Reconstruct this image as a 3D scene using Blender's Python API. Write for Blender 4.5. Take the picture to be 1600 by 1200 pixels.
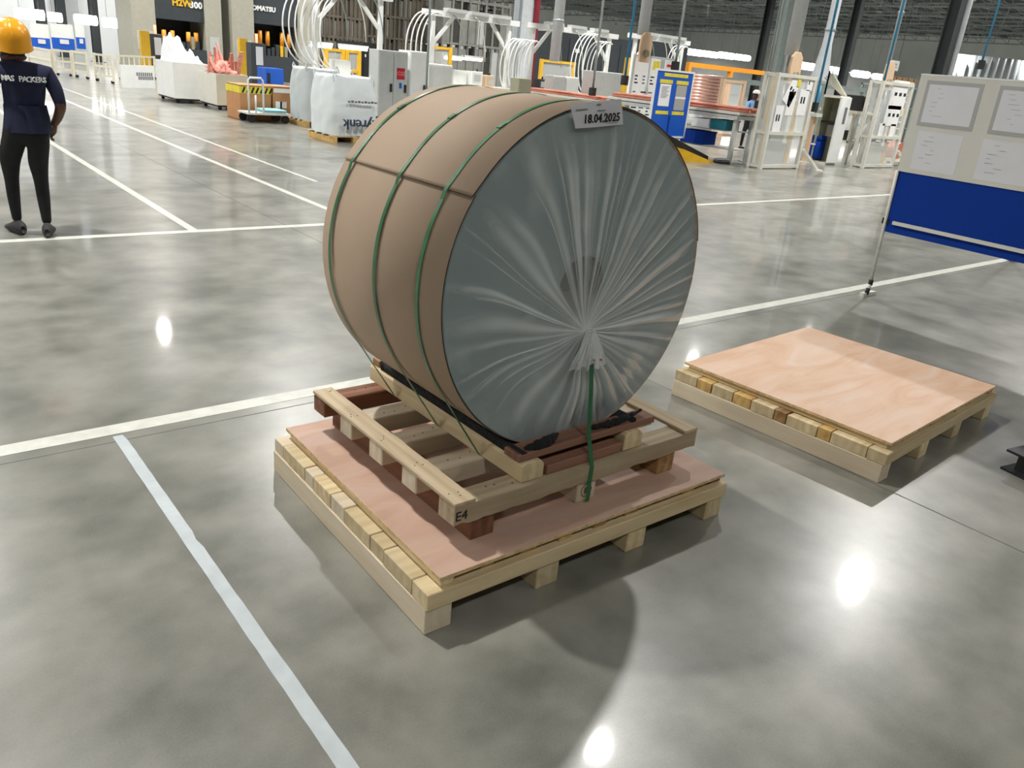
import bpy, bmesh, math, random
from mathutils import Vector, Matrix, noise
S = bpy.context.scene
COL = S.collection
for o in list(bpy.data.objects): bpy.data.objects.remove(o)
R = math.radians

# ------------------------------------------------------------------ camera
FPX, PITCH, ROLL, YAW, CAMH = 1226.56, .385445, .0967817, .71249065, 1.68
_f = Vector((math.sin(YAW)*math.cos(PITCH), math.cos(YAW)*math.cos(PITCH), -math.sin(PITCH)))
_r0 = Vector((math.cos(YAW), -math.sin(YAW), 0)); _u0 = _r0.cross(_f)
_r = math.cos(ROLL)*_r0 + math.sin(ROLL)*_u0
_u = -math.sin(ROLL)*_r0 + math.cos(ROLL)*_u0
cd = bpy.data.cameras.new('camera'); cam = bpy.data.objects.new('camera', cd); COL.objects.link(cam)
cd.sensor_width = 36; cd.lens = FPX/1600*36; cd.clip_end = 600; cd.clip_start = .05
m = Matrix((_r, _u, -_f)).transposed().to_4x4(); m.translation = (0, 0, CAMH); cam.matrix_world = m
S.camera = cam

# ------------------------------------------------------------------ world, exposure
w = bpy.data.worlds.new('world'); S.world = w; w.use_nodes = True
w.node_tree.nodes['Background'].inputs[0].default_value = (.8, .9, 1, 1)
w.node_tree.nodes['Background'].inputs[1].default_value = .15
S.view_settings.view_transform = 'Standard'; S.view_settings.look = 'None'
S.view_settings.exposure = -0.04; S.view_settings.gamma = 1; S.view_settings.use_curve_mapping = False
LAMP_W = 300.0

# ------------------------------------------------------------------ surveying helpers (photograph -> floor plan)
CAMP = Vector((0, 0, CAMH))
def ray(px, py): return _f + _r*((px-800)/FPX) - _u*((py-600)/FPX)
def F(px, py, z=0.0):
    d = ray(px, py); return CAMP + d*((z-CAMH)/d.z)
def PY(px, py, Y):
    d = ray(px, py); return CAMP + d*(Y/d.y)
def PR(p):
    d = Vector(p)-CAMP; k = d.dot(_f); return 800+FPX*d.dot(_r)/k, 600-FPX*d.dot(_u)/k
def ZAT(P, py):
    d = Vector((P[0], P[1], 0))-CAMP; k = (600-py)/FPX
    return (k*d.dot(_f)-d.dot(_u))/(_u.z-k*_f.z)
def ALONG(P, axis, px):
    d = Vector(P)-CAMP; a = Vector(axis); k = (px-800)/FPX
    return (k*d.dot(_f)-d.dot(_r))/(a.dot(_r)-k*a.dot(_f))

# ------------------------------------------------------------------ materials
def lin(c):
    def g(v):
        v /= 255.0
        return v/12.92 if v <= .04045 else ((v+.055)/1.055)**2.4
    return tuple(g(v) for v in c)+(1,)
MATS = {}
def mat(name, rgb, rough=.6, metal=0, var=.12, scale=6, bump=0, spec=.5, emit=0, coat=0, stretch=(1,1,1)):
    if name in MATS: return MATS[name]
    mt = bpy.data.materials.new(name); mt.use_nodes = True; nt = mt.node_tree; b = nt.nodes['Principled BSDF']
    c = lin(rgb)
    b.inputs['Roughness'].default_value = rough; b.inputs['Metallic'].default_value = metal
    b.inputs['Specular IOR Level'].default_value = spec; b.inputs['Coat Weight'].default_value = coat
    tc = nt.nodes.new('ShaderNodeTexCoord'); mp = nt.nodes.new('ShaderNodeMapping'); mp.inputs['Scale'].default_value = stretch
    nz = nt.nodes.new('ShaderNodeTexNoise'); nz.inputs['Scale'].default_value = scale; nz.inputs['Detail'].default_value = 5
    rp = nt.nodes.new('ShaderNodeValToRGB')
    rp.color_ramp.elements[0].position = .3; rp.color_ramp.elements[1].position = .7
    rp.color_ramp.elements[0].color = tuple(v*(1-var) for v in c[:3])+(1,)
    rp.color_ramp.elements[1].color = tuple(min(1, v*(1+var)) for v in c[:3])+(1,)
    L = nt.links.new
    L(tc.outputs['Object'], mp.inputs[0]); L(mp.outputs[0], nz.inputs['Vector']); L(nz.outputs['Fac'], rp.inputs[0]); L(rp.outputs[0], b.inputs['Base Color'])
    if bump:
        bp = nt.nodes.new('ShaderNodeBump'); bp.inputs['Strength'].default_value = bump; bp.inputs['Distance'].default_value = .02
        L(nz.outputs['Fac'], bp.inputs['Height']); L(bp.outputs[0], b.inputs['Normal'])
    if emit:
        b.inputs['Emission Color'].default_value = c; b.inputs['Emission Strength'].default_value = emit
    MATS[name] = mt; return mt

def wood(name, dark, light, rough=.65, along='X'):
    """sawn timber: grain streaks along local X, each board its own tone"""
    mt = bpy.data.materials.new(name); mt.use_nodes = True; nt = mt.node_tree; b = nt.nodes['Principled BSDF']; N = nt.nodes.new; L = nt.links.new
    tc = N('ShaderNodeTexCoord'); oi = N('ShaderNodeObjectInfo'); sc = N('ShaderNodeVectorMath'); sc.operation = 'MULTIPLY_ADD'
    cmb = N('ShaderNodeCombineXYZ'); ml = N('ShaderNodeMath'); ml.operation = 'MULTIPLY'; ml.inputs[1].default_value = 37.0
    L(oi.outputs['Random'], ml.inputs[0])
    for i in range(3): L(ml.outputs[0], cmb.inputs[i])
    sc.inputs[1].default_value = (1.6, 16, 16); L(tc.outputs['Object'], sc.inputs[0]); L(cmb.outputs[0], sc.inputs[2])
    n1 = N('ShaderNodeTexNoise'); n1.inputs['Scale'].default_value = 1.0; n1.inputs['Detail'].default_value = 6; n1.inputs['Distortion'].default_value = .6; L(sc.outputs[0], n1.inputs['Vector'])
    wv = N('ShaderNodeTexWave'); wv.bands_direction = 'Y'; wv.inputs['Scale'].default_value = .45; wv.inputs['Distortion'].default_value = 6; wv.inputs['Detail'].default_value = 3; L(sc.outputs[0], wv.inputs['Vector'])
    mx = N('ShaderNodeMix'); mx.inputs[0].default_value = .14; L(n1.outputs['Fac'], mx.inputs[2]); L(wv.outputs['Fac'], mx.inputs[3])
    rp = N('ShaderNodeValToRGB'); rp.color_ramp.elements[0].position = .22; rp.color_ramp.elements[1].position = .70
    rp.color_ramp.elements[0].color = lin(dark); rp.color_ramp.elements[1].color = lin(light); L(mx.outputs[0], rp.inputs[0])
    hs = N('ShaderNodeHueSaturation'); mr = N('ShaderNodeMapRange'); mr.inputs[3].default_value = .8; mr.inputs[4].default_value = 1.14
    L(oi.outputs['Random'], mr.inputs[0]); L(mr.outputs[0], hs.inputs['Value']); L(rp.outputs[0], hs.inputs['Color']); L(hs.outputs[0], b.inputs['Base Color'])
    b.inputs['Roughness'].default_value = rough; b.inputs['Specular IOR Level'].default_value = .3
    bp = N('ShaderNodeBump'); bp.inputs['Strength'].default_value = .25; bp.inputs['Distance'].default_value = .004; L(n1.outputs['Fac'], bp.inputs['Height']); L(bp.outputs[0], b.inputs['Normal'])
    MATS[name] = mt; return mt

# ------------------------------------------------------------------ mesh helpers
class MB:
    def __init__(s): s.v = []; s.f = []; s.mi = []; s.sm = []
    def _add(s, vs, fs, mi=0, smooth=False):
        o = len(s.v); s.v += [tuple(v) for v in vs]; s.f += [tuple(i+o for i in q) for q in fs]; s.mi += [mi]*len(fs); s.sm += [smooth]*len(fs); return s
    def box(s, x0, x1, y0, y1, z0, z1, mi=0):
        return s._add([(x, y, z) for z in (z0, z1) for y in (y0, y1) for x in (x0, x1)],
                      [(0,2,3,1),(4,5,7,6),(0,1,5,4),(2,6,7,3),(0,4,6,2),(1,3,7,5)], mi)
    def bar(s, p0, p1, w=.05, h=None, mi=0, up=(0,0,1)):
        h = h or w; p0 = Vector(p0); p1 = Vector(p1); d = (p1-p0).normalized(); up = Vector(up)
        if abs(d.dot(up)) > .98: up = Vector((0, 1, 0))
        a = d.cross(up).normalized(); b = a.cross(d)
        vs = [p+a*sx*w/2+b*sz*h/2 for p in (p0, p1) for sx, sz in ((-1,-1),(1,-1),(1,1),(-1,1))]
        return s._add(vs, [(0,1,2,3),(7,6,5,4),(0,4,5,1),(1,5,6,2),(2,6,7,3),(3,7,4,0)], mi)
    def tube(s, pts, r, n=8, mi=0, closed=False, cap=True):
        pts = [Vector(p) for p in pts]; k = len(pts); rings = []; ref = None
        rr = r if isinstance(r, (list, tuple)) else [r]*k
        for i, p in enumerate(pts):
            a = pts[(i-1) % k] if (i or closed) else p; b = pts[(i+1) % k] if (i < k-1 or closed) else p
            t = (b-a).normalized()
            if ref is None: ref = Vector((0, 0, 1)) if abs(t.z) < .9 else Vector((1, 0, 0))
            x = t.cross(ref).normalized(); y = x.cross(t).normalized(); ref = y
            rings.append([p+x*rr[i]*math.cos(2*math.pi*j/n)+y*rr[i]*math.sin(2*math.pi*j/n) for j in range(n)])
        vs = [v for q in rings for v in q]; fs = []
        for i in range(k if closed else k-1):
            for j in range(n):
                a = i*n+j; b = i*n+(j+1) % n; c = ((i+1) % k)*n+(j+1) % n; d = ((i+1) % k)*n+j; fs.append((a, b, c, d))
        s._add(vs, fs, mi, True)
        if cap and not closed:
            o = len(s.v)-len(vs); s.f += [tuple(o+j for j in reversed(range(n))), tuple(o+(k-1)*n+j for j in range(n))]; s.mi += [mi]*2; s.sm += [False]*2
        return s
    def cyl(s, p0, p1, r, n=12, mi=0): return s.tube([p0, p1], r, n, mi)
    def lathe(s, prof, n=24, mi=0, c=(0,0,0)):
        vs = [(c[0]+r*math.cos(2*math.pi*j/n), c[1]+r*math.sin(2*math.pi*j/n), c[2]+z) for r, z in prof for j in range(n)]
        fs = [(i*n+j, i*n+(j+1) % n, (i+1)*n+(j+1) % n, (i+1)*n+j) for i in range(len(prof)-1) for j in range(n)]
        return s._add(vs, fs, mi, True)
    def ribbon(s, pts, width_vec, th_vecs, mi=0):
        """flat strap along pts: width_vec const, th_vecs outward normal*thickness per point"""
        k = len(pts); wv = Vector(width_vec)/2; vs = []
        for p, t in zip(pts, th_vecs):
            p = Vector(p); t = Vector(t); vs += [p-wv, p+wv, p+wv+t, p-wv+t]
        fs = [(0,1,2,3), tuple((k-1)*4+j for j in (3,2,1,0))]
        for i in range(k-1):
            for j in range(4): fs.append((i*4+j, i*4+(j+1) % 4, (i+1)*4+(j+1) % 4, (i+1)*4+j))
        return s._add(vs, fs, mi)
    def blob(s, c, rad, seed=0, amp=.25, fr=2.0, nu=20, nv=12, flat=None):
        vs = []; fs = []
        for i in range(nv+1):
            th = math.pi*i/nv
            for j in range(nu):
                ph = 2*math.pi*j/nu; d = Vector((math.sin(th)*math.cos(ph), math.sin(th)*math.sin(ph), math.cos(th)))
                k = 1+amp*noise.noise(d*fr+Vector((seed*7.1, seed*3.3, 0)))*2
                p = Vector((c[0]+d.x*rad[0]*k, c[1]+d.y*rad[1]*k, c[2]+d.z*rad[2]*k))
                if flat is not None: p.z = max(p.z, flat)
                vs.append(p)
        for i in range(nv):
            for j in range(nu): fs.append((i*nu+j, (i+1)*nu+j, (i+1)*nu+(j+1) % nu, i*nu+(j+1) % nu))
        return s._add(vs, fs, 0, True)
    def build(s, name, mats, parent=None, loc=None, rot=None, bevel=0, smooth=None, kind=None, label=None):
        me = bpy.data.meshes.new(name); me.from_pydata(s.v, [], s.f)
        mats = mats if isinstance(mats, (list, tuple)) else [mats]
        for q in mats: me.materials.append(MATS[q] if isinstance(q, str) else q)
        for p, i, sm in zip(me.polygons, s.mi, s.sm): p.material_index = min(i, len(mats)-1); p.use_smooth = sm if smooth is None else smooth
        if bevel:
            bm = bmesh.new(); bm.from_mesh(me); bmesh.ops.bevel(bm, geom=list(bm.edges), offset=bevel, segments=1, affect='EDGES', profile=.5); bm.to_mesh(me); bm.free()
        me.update(); me.validate()
        o = bpy.data.objects.new(name, me); COL.objects.link(o)
        if parent: o.parent = parent
        if loc is not None: o.location = loc
        if rot is not None: o.rotation_euler = rot
        if kind: o['kind'] = kind
        if label: o['label'] = label
        return o
def tag(o, label, cat, group=None):
    o['label'] = label; o['category'] = cat
    if group: o['group'] = group
    return o
def thing(name, label, cat, loc=(0,0,0), rz=0, group=None):
    o = bpy.data.objects.new(name, None); COL.objects.link(o); o.empty_display_size = .1
    o.location = loc; o.rotation_euler = (0, 0, rz); return tag(o, label, cat, group)
def dup(root, loc, rz=None, label=None):
    c = root.copy(); COL.objects.link(c); c.location = loc
    if rz is not None: c.rotation_euler = (0, 0, rz)
    if label: c['label'] = label
    def rec(a, b):
        for ch in [q for q in bpy.data.objects if q.parent == a]:
            d = ch.copy(); COL.objects.link(d); d.parent = b; rec(ch, d)
    rec(root, c); return c
def plank(parent, name, x0, x1, y0, y1, z0, z1, m, bevel=.003, ends=None):
    """board with its grain along its longest horizontal side"""
    lx, ly, lz = x1-x0, y1-y0, z1-z0; mb = MB()
    if lx >= ly: mb.box(-lx/2, lx/2, -ly/2, ly/2, -lz/2, lz/2); rot = 0
    else: mb.box(-ly/2, ly/2, -lx/2, lx/2, -lz/2, lz/2); rot = math.pi/2
    return mb.build(name, m, parent, ((x0+x1)/2, (y0+y1)/2, (z0+z1)/2), (0, 0, rot), bevel=bevel)
def text(parent, s, size, loc, rot, m, name='lettering', ext=.0008, align='CENTER', sx=1, bold=0):
    cu = bpy.data.curves.new('t', 'FONT'); cu.body = s; cu.size = size; cu.extrude = ext; cu.align_x = align; cu.align_y = 'CENTER'; cu.resolution_u = 2; cu.offset = bold
    o = bpy.data.objects.new('t', cu); COL.objects.link(o)
    dg = bpy.context.evaluated_depsgraph_get(); me = bpy.data.meshes.new_from_object(o.evaluated_get(dg))
    bpy.data.objects.remove(o); bpy.data.curves.remove(cu)
    me.materials.clear(); me.materials.append(MATS[m]); me.name = name
    q = bpy.data.objects.new(name, me); COL.objects.link(q); q.parent = parent; q.location = loc; q.rotation_euler = rot; q.scale = (sx, 1, 1)
    return q
FACE_S = (R(90), 0, 0)        # writing that faces -Y
FACE_W = (R(90), 0, R(-90))   # writing that faces -X
# ------------------------------------------------------------------ material library
wood('pine', (190,166,122), (226,208,170)); wood('pine_pale', (206,188,158), (228,214,190)); wood('pine_yellow', (176,134,72), (220,186,120))
wood('brown_wood', (100,66,48), (146,102,78)); wood('red_plank', (106,72,58), (150,110,90)); wood('weathered', (164,142,112), (206,188,158)); wood('knotty', (120,84,50), (190,152,104))
def plywood(name, a, b, c):
    mt = bpy.data.materials.new(name); mt.use_nodes = True; nt = mt.node_tree; bs = nt.nodes['Principled BSDF']; N = nt.nodes.new; L = nt.links.new
    tc = N('ShaderNodeTexCoord'); mp = N('ShaderNodeMapping'); mp.inputs['Scale'].default_value = (1.0, 3.2, 1); mp.inputs['Rotation'].default_value = (0, 0, .25)
    n1 = N('ShaderNodeTexNoise'); n1.inputs['Scale'].default_value = 1.5; n1.inputs['Detail'].default_value = 3; n1.inputs['Distortion'].default_value = 1.6
    n2 = N('ShaderNodeTexNoise'); n2.inputs['Scale'].default_value = 30; n2.inputs['Detail'].default_value = 4
    L(tc.outputs['Object'], mp.inputs[0]); L(mp.outputs[0], n1.inputs['Vector']); L(mp.outputs[0], n2.inputs['Vector'])
    rp = N('ShaderNodeValToRGB'); e = rp.color_ramp.elements; e[0].position = .3; e[0].color = lin(a); e[1].position = .68; e[1].color = lin(c); q = e.new(.48); q.color = lin(b)
    mx = N('ShaderNodeMix'); mx.inputs[0].default_value = .12; L(n1.outputs['Fac'], mx.inputs[2]); L(n2.outputs['Fac'], mx.inputs[3]); L(mx.outputs[0], rp.inputs[0]); L(rp.outputs[0], bs.inputs['Base Color'])
    bs.inputs['Roughness'].default_value = .5; bs.inputs['Specular IOR Level'].default_value = .3; MATS[name] = mt
plywood('ply_pink', (188,154,134), (197,164,145), (206,177,160)); plywood('ply_orange', (200,160,130), (211,177,150), (216,190,172))
mat('ply_edge', (212,184,138), .7, var=.25, scale=40)
mat('cardboard', (170,148,126), .68, var=.04, scale=3, spec=.35); mat('cardboard_box', (184,134,90), .8, var=.06)
mat('kraft_edge', (60,44,34), .9)
mat('steel_roll', (124,142,144), .42, metal=.0, var=.10, scale=2.5, spec=.6)
mat('steel_dark', (26,28,28), .5); mat('foam_black', (26,28,30), .95, var=.4, scale=60, bump=.6)
mat('strap_green', (44,108,66), .35, var=.25, scale=14, spec=.6); mat('wire_dark', (30,34,28), .5)
mat('paper', (214,214,218), .7, var=.02); mat('paper_white', (236,236,236), .7, var=.02); mat('ink', (18,18,20), .7, var=0); mat('ink_soft', (110,110,116), .8, var=0)
mat('paint_cream', (226,220,200), .45, var=.04); mat('paint_white', (232,234,232), .4, var=.03); mat('paint_grey', (186,190,188), .45, var=.04); mat('paint_offwhite', (214,212,202), .45, var=.04)
mat('paint_yellow', (226,178,40), .45, var=.08); mat('paint_orange', (230,150,40), .5, var=.08); mat('paint_blue', (16,86,190), .5, var=.05); mat('panel_blue', (8,52,140), .85, var=.06, scale=80, spec=.2)
mat('paint_black', (28,30,32), .45, var=.15); mat('rubber', (22,22,23), .7); mat('press_dark', (54,60,64), .55, var=.1); mat('column_grey', (168,166,152), .6, var=.06); mat('machine_olive', (150,148,126), .5, var=.05)
mat('galv', (176,186,190), .35, metal=.6, var=.08); mat('duct', (196,202,206), .45, var=.05); mat('pipe_red', (150,36,58), .45); mat('pipe_blue', (50,140,184), .4); mat('steel_green', (128,140,136), .55, var=.06); mat('iron_dark', (44,48,50), .6, var=.15)
mat('copper', (240,192,178), .22, metal=.45, var=.03, scale=10); mat('copper_dull', (196,124,104), .5, metal=.3, var=.15); mat('scrap_pink', (222,150,136), .7, var=.25, scale=14, bump=.5); mat('foam_white', (240,242,246), .8, var=.03, bump=.2)
mat('bag_white', (230,236,238), .5, var=.04, scale=4, bump=.25); mat('bag_grey', (198,204,206), .5, var=.05, scale=4, bump=.25); mat('print_blue', (60,70,90), .7)
mat('board_white', (206,204,196), .45, var=.02); mat('frame_grey', (168,168,166), .5, var=.03); mat('tape_yellow', (222,206,60), .6); mat('film_cyan', (150,206,212), .4); mat('teal', (20,110,128), .6); mat('beige_plastic', (214,184,152), .6, var=.04); mat('badge_red', (186,28,50), .4)
mat('cloth_navy', (22,28,58), .85, var=.2, scale=20); mat('cloth_black', (20,21,24), .85, var=.2, scale=20); mat('skin', (96,62,48), .6); mat('helmet', (238,164,22), .3, var=.03, spec=.6); mat('shoe', (52,50,50), .8, var=.3, scale=30); mat('cloth_blue', (120,160,205), .8)
mat('tube_glow', (255,252,246), .5, emit=9, var=0); mat('amber_glow', (255,120,90), .5, emit=4, var=0); mat('roof_dark', (50,55,56), .8, var=.1, scale=.5); mat('truss', (138,146,146), .7, var=.1); mat('wall_pale', (206,210,210), .8, var=.05, scale=.4); mat('wall_white', (226,230,232), .7, var=.03, scale=.4)
mat('green_panel', (30,96,60), .6); mat('rack_brown', (104,96,84), .8, var=.2, scale=2); mat('rack_grey', (134,134,128), .8, var=.15, scale=2); mat('rack_dark', (62,60,56), .8, var=.2)
def clear_sheet(name, fac, tint=(235,238,236)):
    mt = bpy.data.materials.new(name); mt.use_nodes = True; nt = mt.node_tree; b = nt.nodes['Principled BSDF']
    b.inputs['Base Color'].default_value = lin(tint); b.inputs['Roughness'].default_value = .15
    tr = nt.nodes.new('ShaderNodeBsdfTransparent'); mx = nt.nodes.new('ShaderNodeMixShader'); mx.inputs[0].default_value = fac
    nt.links.new(tr.outputs[0], mx.inputs[1]); nt.links.new(b.outputs[0], mx.inputs[2]); nt.links.new(mx.outputs[0], nt.nodes['Material Output'].inputs[0]); MATS[name] = mt
clear_sheet('polycarbonate', .28)

def floor_material():
    mt = bpy.data.materials.new('polished_concrete'); mt.use_nodes = True; nt = mt.node_tree; b = nt.nodes['Principled BSDF']; N = nt.nodes.new; L = nt.links.new
    g = N('ShaderNodeNewGeometry')
    def nz(sc, det, dist=0, st=(1,1,1)):
        mp = N('ShaderNodeMapping'); mp.inputs['Scale'].default_value = st; L(g.outputs['Position'], mp.inputs[0])
        n = N('ShaderNodeTexNoise'); n.inputs['Scale'].default_value = sc; n.inputs['Detail'].default_value = det; n.inputs['Distortion'].default_value = dist; L(mp.outputs[0], n.inputs['Vector']); return n.outputs['Fac']
    big = nz(.9, 5, 0, (1, 1.5, 1)); mid = nz(3.6, 8); fine = nz(160, 2)
    a = N('ShaderNodeMath'); a.operation = 'MULTIPLY_ADD'; a.inputs[1].default_value = .42; L(mid, a.inputs[0]); 
    s1 = N('ShaderNodeMath'); s1.operation = 'MULTIPLY'; s1.inputs[1].default_value = .48; L(big, s1.inputs[0]); L(s1.outputs[0], a.inputs[2])
    c = N('ShaderNodeMath'); c.operation = 'MULTIPLY_ADD'; c.inputs[1].default_value = .1; L(fine, c.inputs[0]); L(a.outputs[0], c.inputs[2])
    rp = N('ShaderNodeValToRGB'); e = rp.color_ramp.elements; e[0].position = .36; e[0].color = lin((94,95,87)); e[1].position = .64; e[1].color = lin((156,154,146)); q = e.new(.5); q.color = lin((130,129,120))
    L(c.outputs[0], rp.inputs[0]); L(rp.outputs[0], b.inputs['Base Color'])
    b.inputs['Roughness'].default_value = .3
    b.inputs['Specular IOR Level'].default_value = .75; b.inputs['Coat Weight'].default_value = .35; b.inputs['Coat Roughness'].default_value = .06; b.inputs['Coat IOR'].default_value = 1.5
    bp = N('ShaderNodeBump'); bp.inputs['Strength'].default_value = .012; bp.inputs['Distance'].default_value = .01; L(mid, bp.inputs['Height']); L(bp.outputs[0], b.inputs['Normal'])
    MATS['polished_concrete'] = mt
floor_material()
mat('line_white', (212,212,202), .4, var=.10, scale=14, coat=.3); mat('tape_pale', (196,204,206), .35, var=.08, scale=12, coat=.3); mat('joint', (98,98,92), .6)

# ------------------------------------------------------------------ the hall
XA, XB, YA, YB, ZC = -45, 142, -16, 122, 12.4
def struct(o): o['kind'] = 'structure'; return o
floor = struct(MB().box(XA, XB, YA, YB, -.3, 0).build('floor', 'polished_concrete'))
def stripe(name, x0, x1, y0, y1, m, th=.0012): MB().box(x0, x1, y0, y1, -.001, th).build(name, m, floor)
stripe('painted_line', -20, 75, 3.477, 3.577, 'line_white'); stripe('painted_line', -20, 75, 7.32, 7.42, 'line_white')
stripe('painted_line', 2.31, 2.39, 7.42, 40, 'line_white'); stripe('painted_line', 4.01, 4.09, 7.42, 40, 'line_white'); stripe('painted_line', 4.75, 4.81, 9.9, 40, 'line_white')
# the pale tape strip by the pallet, with nibbled edges
rnd = random.Random(5); mb = MB(); ys = [3.455-i*.06 for i in range(66)]
lf = [.690+rnd.uniform(-.001, .001) for _ in ys]; rt = [.738+rnd.uniform(-.001, .001)+(-.006 if rnd.random() < .06 else 0) for _ in ys]
vs = [(x, y, z) for y, a, b in zip(ys, lf, rt) for x, z in ((a, 0), (a, .0015), (b, .0015), (b, 0))]
mb._add(vs, [(i*4+j, i*4+j+1, i*4+5+j, i*4+4+j) for i in range(len(ys)-1) for j in range(3)]); mb.build('tape_strip', 'tape_pale', floor)
for x in (3.25,): stripe('joint_line', x-.004, x+.004, 3.7, 40, 'joint', .0006)
stripe('joint_line', 3.50, 3.508, -6, 3.4, 'joint', .0006); stripe('joint_line', -12, 60, 3.40, 3.406, 'joint', .0006)
struct(MB().box(XA-.3, XA, YA, YB, 0, ZC).build('wall_left', 'wall_pale')); struct(MB().box(XB, XB+.3, YA, YB, 0, ZC).build('wall_right', 'wall_pale'))
struct(MB().box(XA, XB, YB, YB+.3, 0, ZC).build('wall_back', 'wall_pale')); struct(MB().box(XA, XB, YA-.3, YA, 0, ZC).build('wall_front', 'wall_pale'))
ceiling = struct(MB().box(XA, XB, YA, YB, ZC, ZC+.2).build('ceiling', 'roof_dark'))
# lattice trusses run across the hall; purlins along it
proto = None
def truss_mesh(L, n):
    t = MB(); t.bar((0, 0, 0), (0, L, 0), .18, .16); t.bar((0, 0, 1.3), (0, L, 1.3), .18, .16); s = L/n
    for i in range(n):
        t.bar((0, i*s, 0), (0, i*s, 1.3), .09); t.bar((0, i*s, 0), (0, (i+1)*s, 1.3), .07)
    return t
x = 4.0; first = None
while x < XB:
    if first is None: first = truss_mesh(YB-YA, 70).build('roof_truss', 'truss', ceiling, (x, YA, ZC-1.45))
    else:
        o = first.copy(); COL.objects.link(o); o.location.x = x
    x += 9.4
first = None
for y in [7+13*k+q for k in range(-1, 9) for q in (3.25, 6.5, 9.75) if YA < 7+13*k+q < YB]:
    if first is None: first = MB().bar((XA, 0, 0), (XB, 0, 0), .16, .3).build('purlin', 'truss', ceiling, (0, y, ZC-.2))
    else:
        o = first.copy(); COL.objects.link(o); o.location.y = y
# ------------------------------------------------------------------ high-bay lamps
def make_lamp():
    t = thing('high_bay_lamp', 'round high bay lamp hanging on a thin rod from the dark roof', 'lamp', group='high bay lamps under the roof')
    MB().lathe([(.0, .34), (.07, .34), (.09, .2), (.13, .16), (.30, -.02), (.31, -.02), (.31, -.04), (.29, -.03), (.12, .13), (0, .13)], 20).build('reflector', 'paint_grey', t)
    MB().cyl((0, 0, .3), (0, 0, ZC-10.005), .025, 6).build('rod', 'galv', t)
    return t
lamp0 = make_lamp(); lamp_parts = [q for q in bpy.data.objects if q.parent == lamp0]; used = False
LD = {}
def lamp_light(p):
    if p not in LD:
        d = bpy.data.lights.new('lamp_light', 'AREA'); d.shape = 'DISK'; d.size = .36; d.spread = R(150); d.energy = p; d.color = (1, .985, .95); LD[p] = d
    return LD[p]
for i in range(-4, 16):
    for j in range(-1, 12):
        x, y = -.4+9.4*i, 7.0+13*j
        if x > XB-6 or x < -40 or y > YB-6: continue
        far = math.hypot(x-4, y-4) > 62; mid = math.hypot(x-2, y-2) > 13
        if far and (i+j) % 2: continue
        if not used: L0 = lamp0; used = True; L0.location = (x, y, 10)
        else:
            L0 = lamp0.copy(); COL.objects.link(L0); L0.location = (x, y, 10)
            for q in lamp_parts: c = q.copy(); COL.objects.link(c); c.parent = L0
        lo = bpy.data.objects.new('lamp_light', lamp_light(LAMP_W*(5 if far else .75 if j < 0 else 3.3 if mid else 2.6 if i == 0 else 1.3))); COL.objects.link(lo); lo.parent = L0; lo.location = (0, 0, -.03)
# ------------------------------------------------------------------ lower pallet under the roll, and the empty one beside it
def base_pallet(name, label, loc, rz, W, D, mats, ply, seed, nslat, sheet_in):
    rnd = random.Random(seed); t = thing(name, label, 'pallet', loc, rz, None)
    for k in range(4):
        x = (0, W*.31, W*.615, W-.1)[k]
        plank(t, 'stringer', x, x+.1, .012, D, 0, .095, 'pine_pale' if k == 0 else 'pine')
    y = 0.0; n = nslat; ws = [rnd.uniform(.13, .2) if (k % 2) else rnd.uniform(.07, .12) for k in range(n)]; ws[0] = .1; sc = (D-.1)/sum(ws[1:]); ws = [ws[0]]+[q*sc for q in ws[1:]]
    for k, wd in enumerate(ws):
        x0 = 0 if k == 0 else rnd.uniform(0, .007)
        plank(t, 'deck_slat', x0, W-(.0 if k == 0 else rnd.uniform(0, .01)), y+.002, y+wd-.003, .095, .157-(0 if k == 0 else rnd.uniform(0, .004)), (mats[1] if rnd.random() < .75 else mats[2]) if (k % 2 == 0 and k) else mats[0], bevel=.003); y += wd
    y0 = sheet_in[1]
    k = 9
    for q in range(k):
        x = sheet_in[0]+.005+q*(W-sheet_in[0]-.09)/(k-1)
        plank(t, 'packing_strip', x, x+rnd.uniform(.05, .075), y0+rnd.uniform(.003, .018), D-.05, .157, .183, rnd.choice(['knotty', 'pine_yellow', 'brown_wood']) if q else 'pine')
    sh = MB().box(sheet_in[0], W-.012, y0, D-.02, .183, .197).build('plywood_sheet', [ply], t)
    MB().box(sheet_in[0]+.0005, W-.0125, y0-.0012, y0, .1835, .1965).build('sheet_edge', 'ply_edge', sh)
    MB().box(sheet_in[0]-.0012, sheet_in[0], y0+.0005, D-.021, .1835, .1965).build('sheet_edge', 'ply_edge', sh)
    return t
pal = base_pallet('wooden_pallet', 'large wooden pallet with pink plywood top on the floor beneath the wrapped roll', (1.143, 1.615, .0), R(-1.3), 1.455, 1.225, ['pine', 'pine', 'pine_pale'], 'ply_pink', 3, 9, (.05, .016))
pal2 = base_pallet('wooden_pallet', 'empty wooden pallet with orange plywood top standing apart on the floor', (3.523, 1.355, 0), R(3), 1.47, 1.24, ['pine', 'pine_yellow', 'knotty'], 'ply_orange', 8, 10, (.05, .02))

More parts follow.
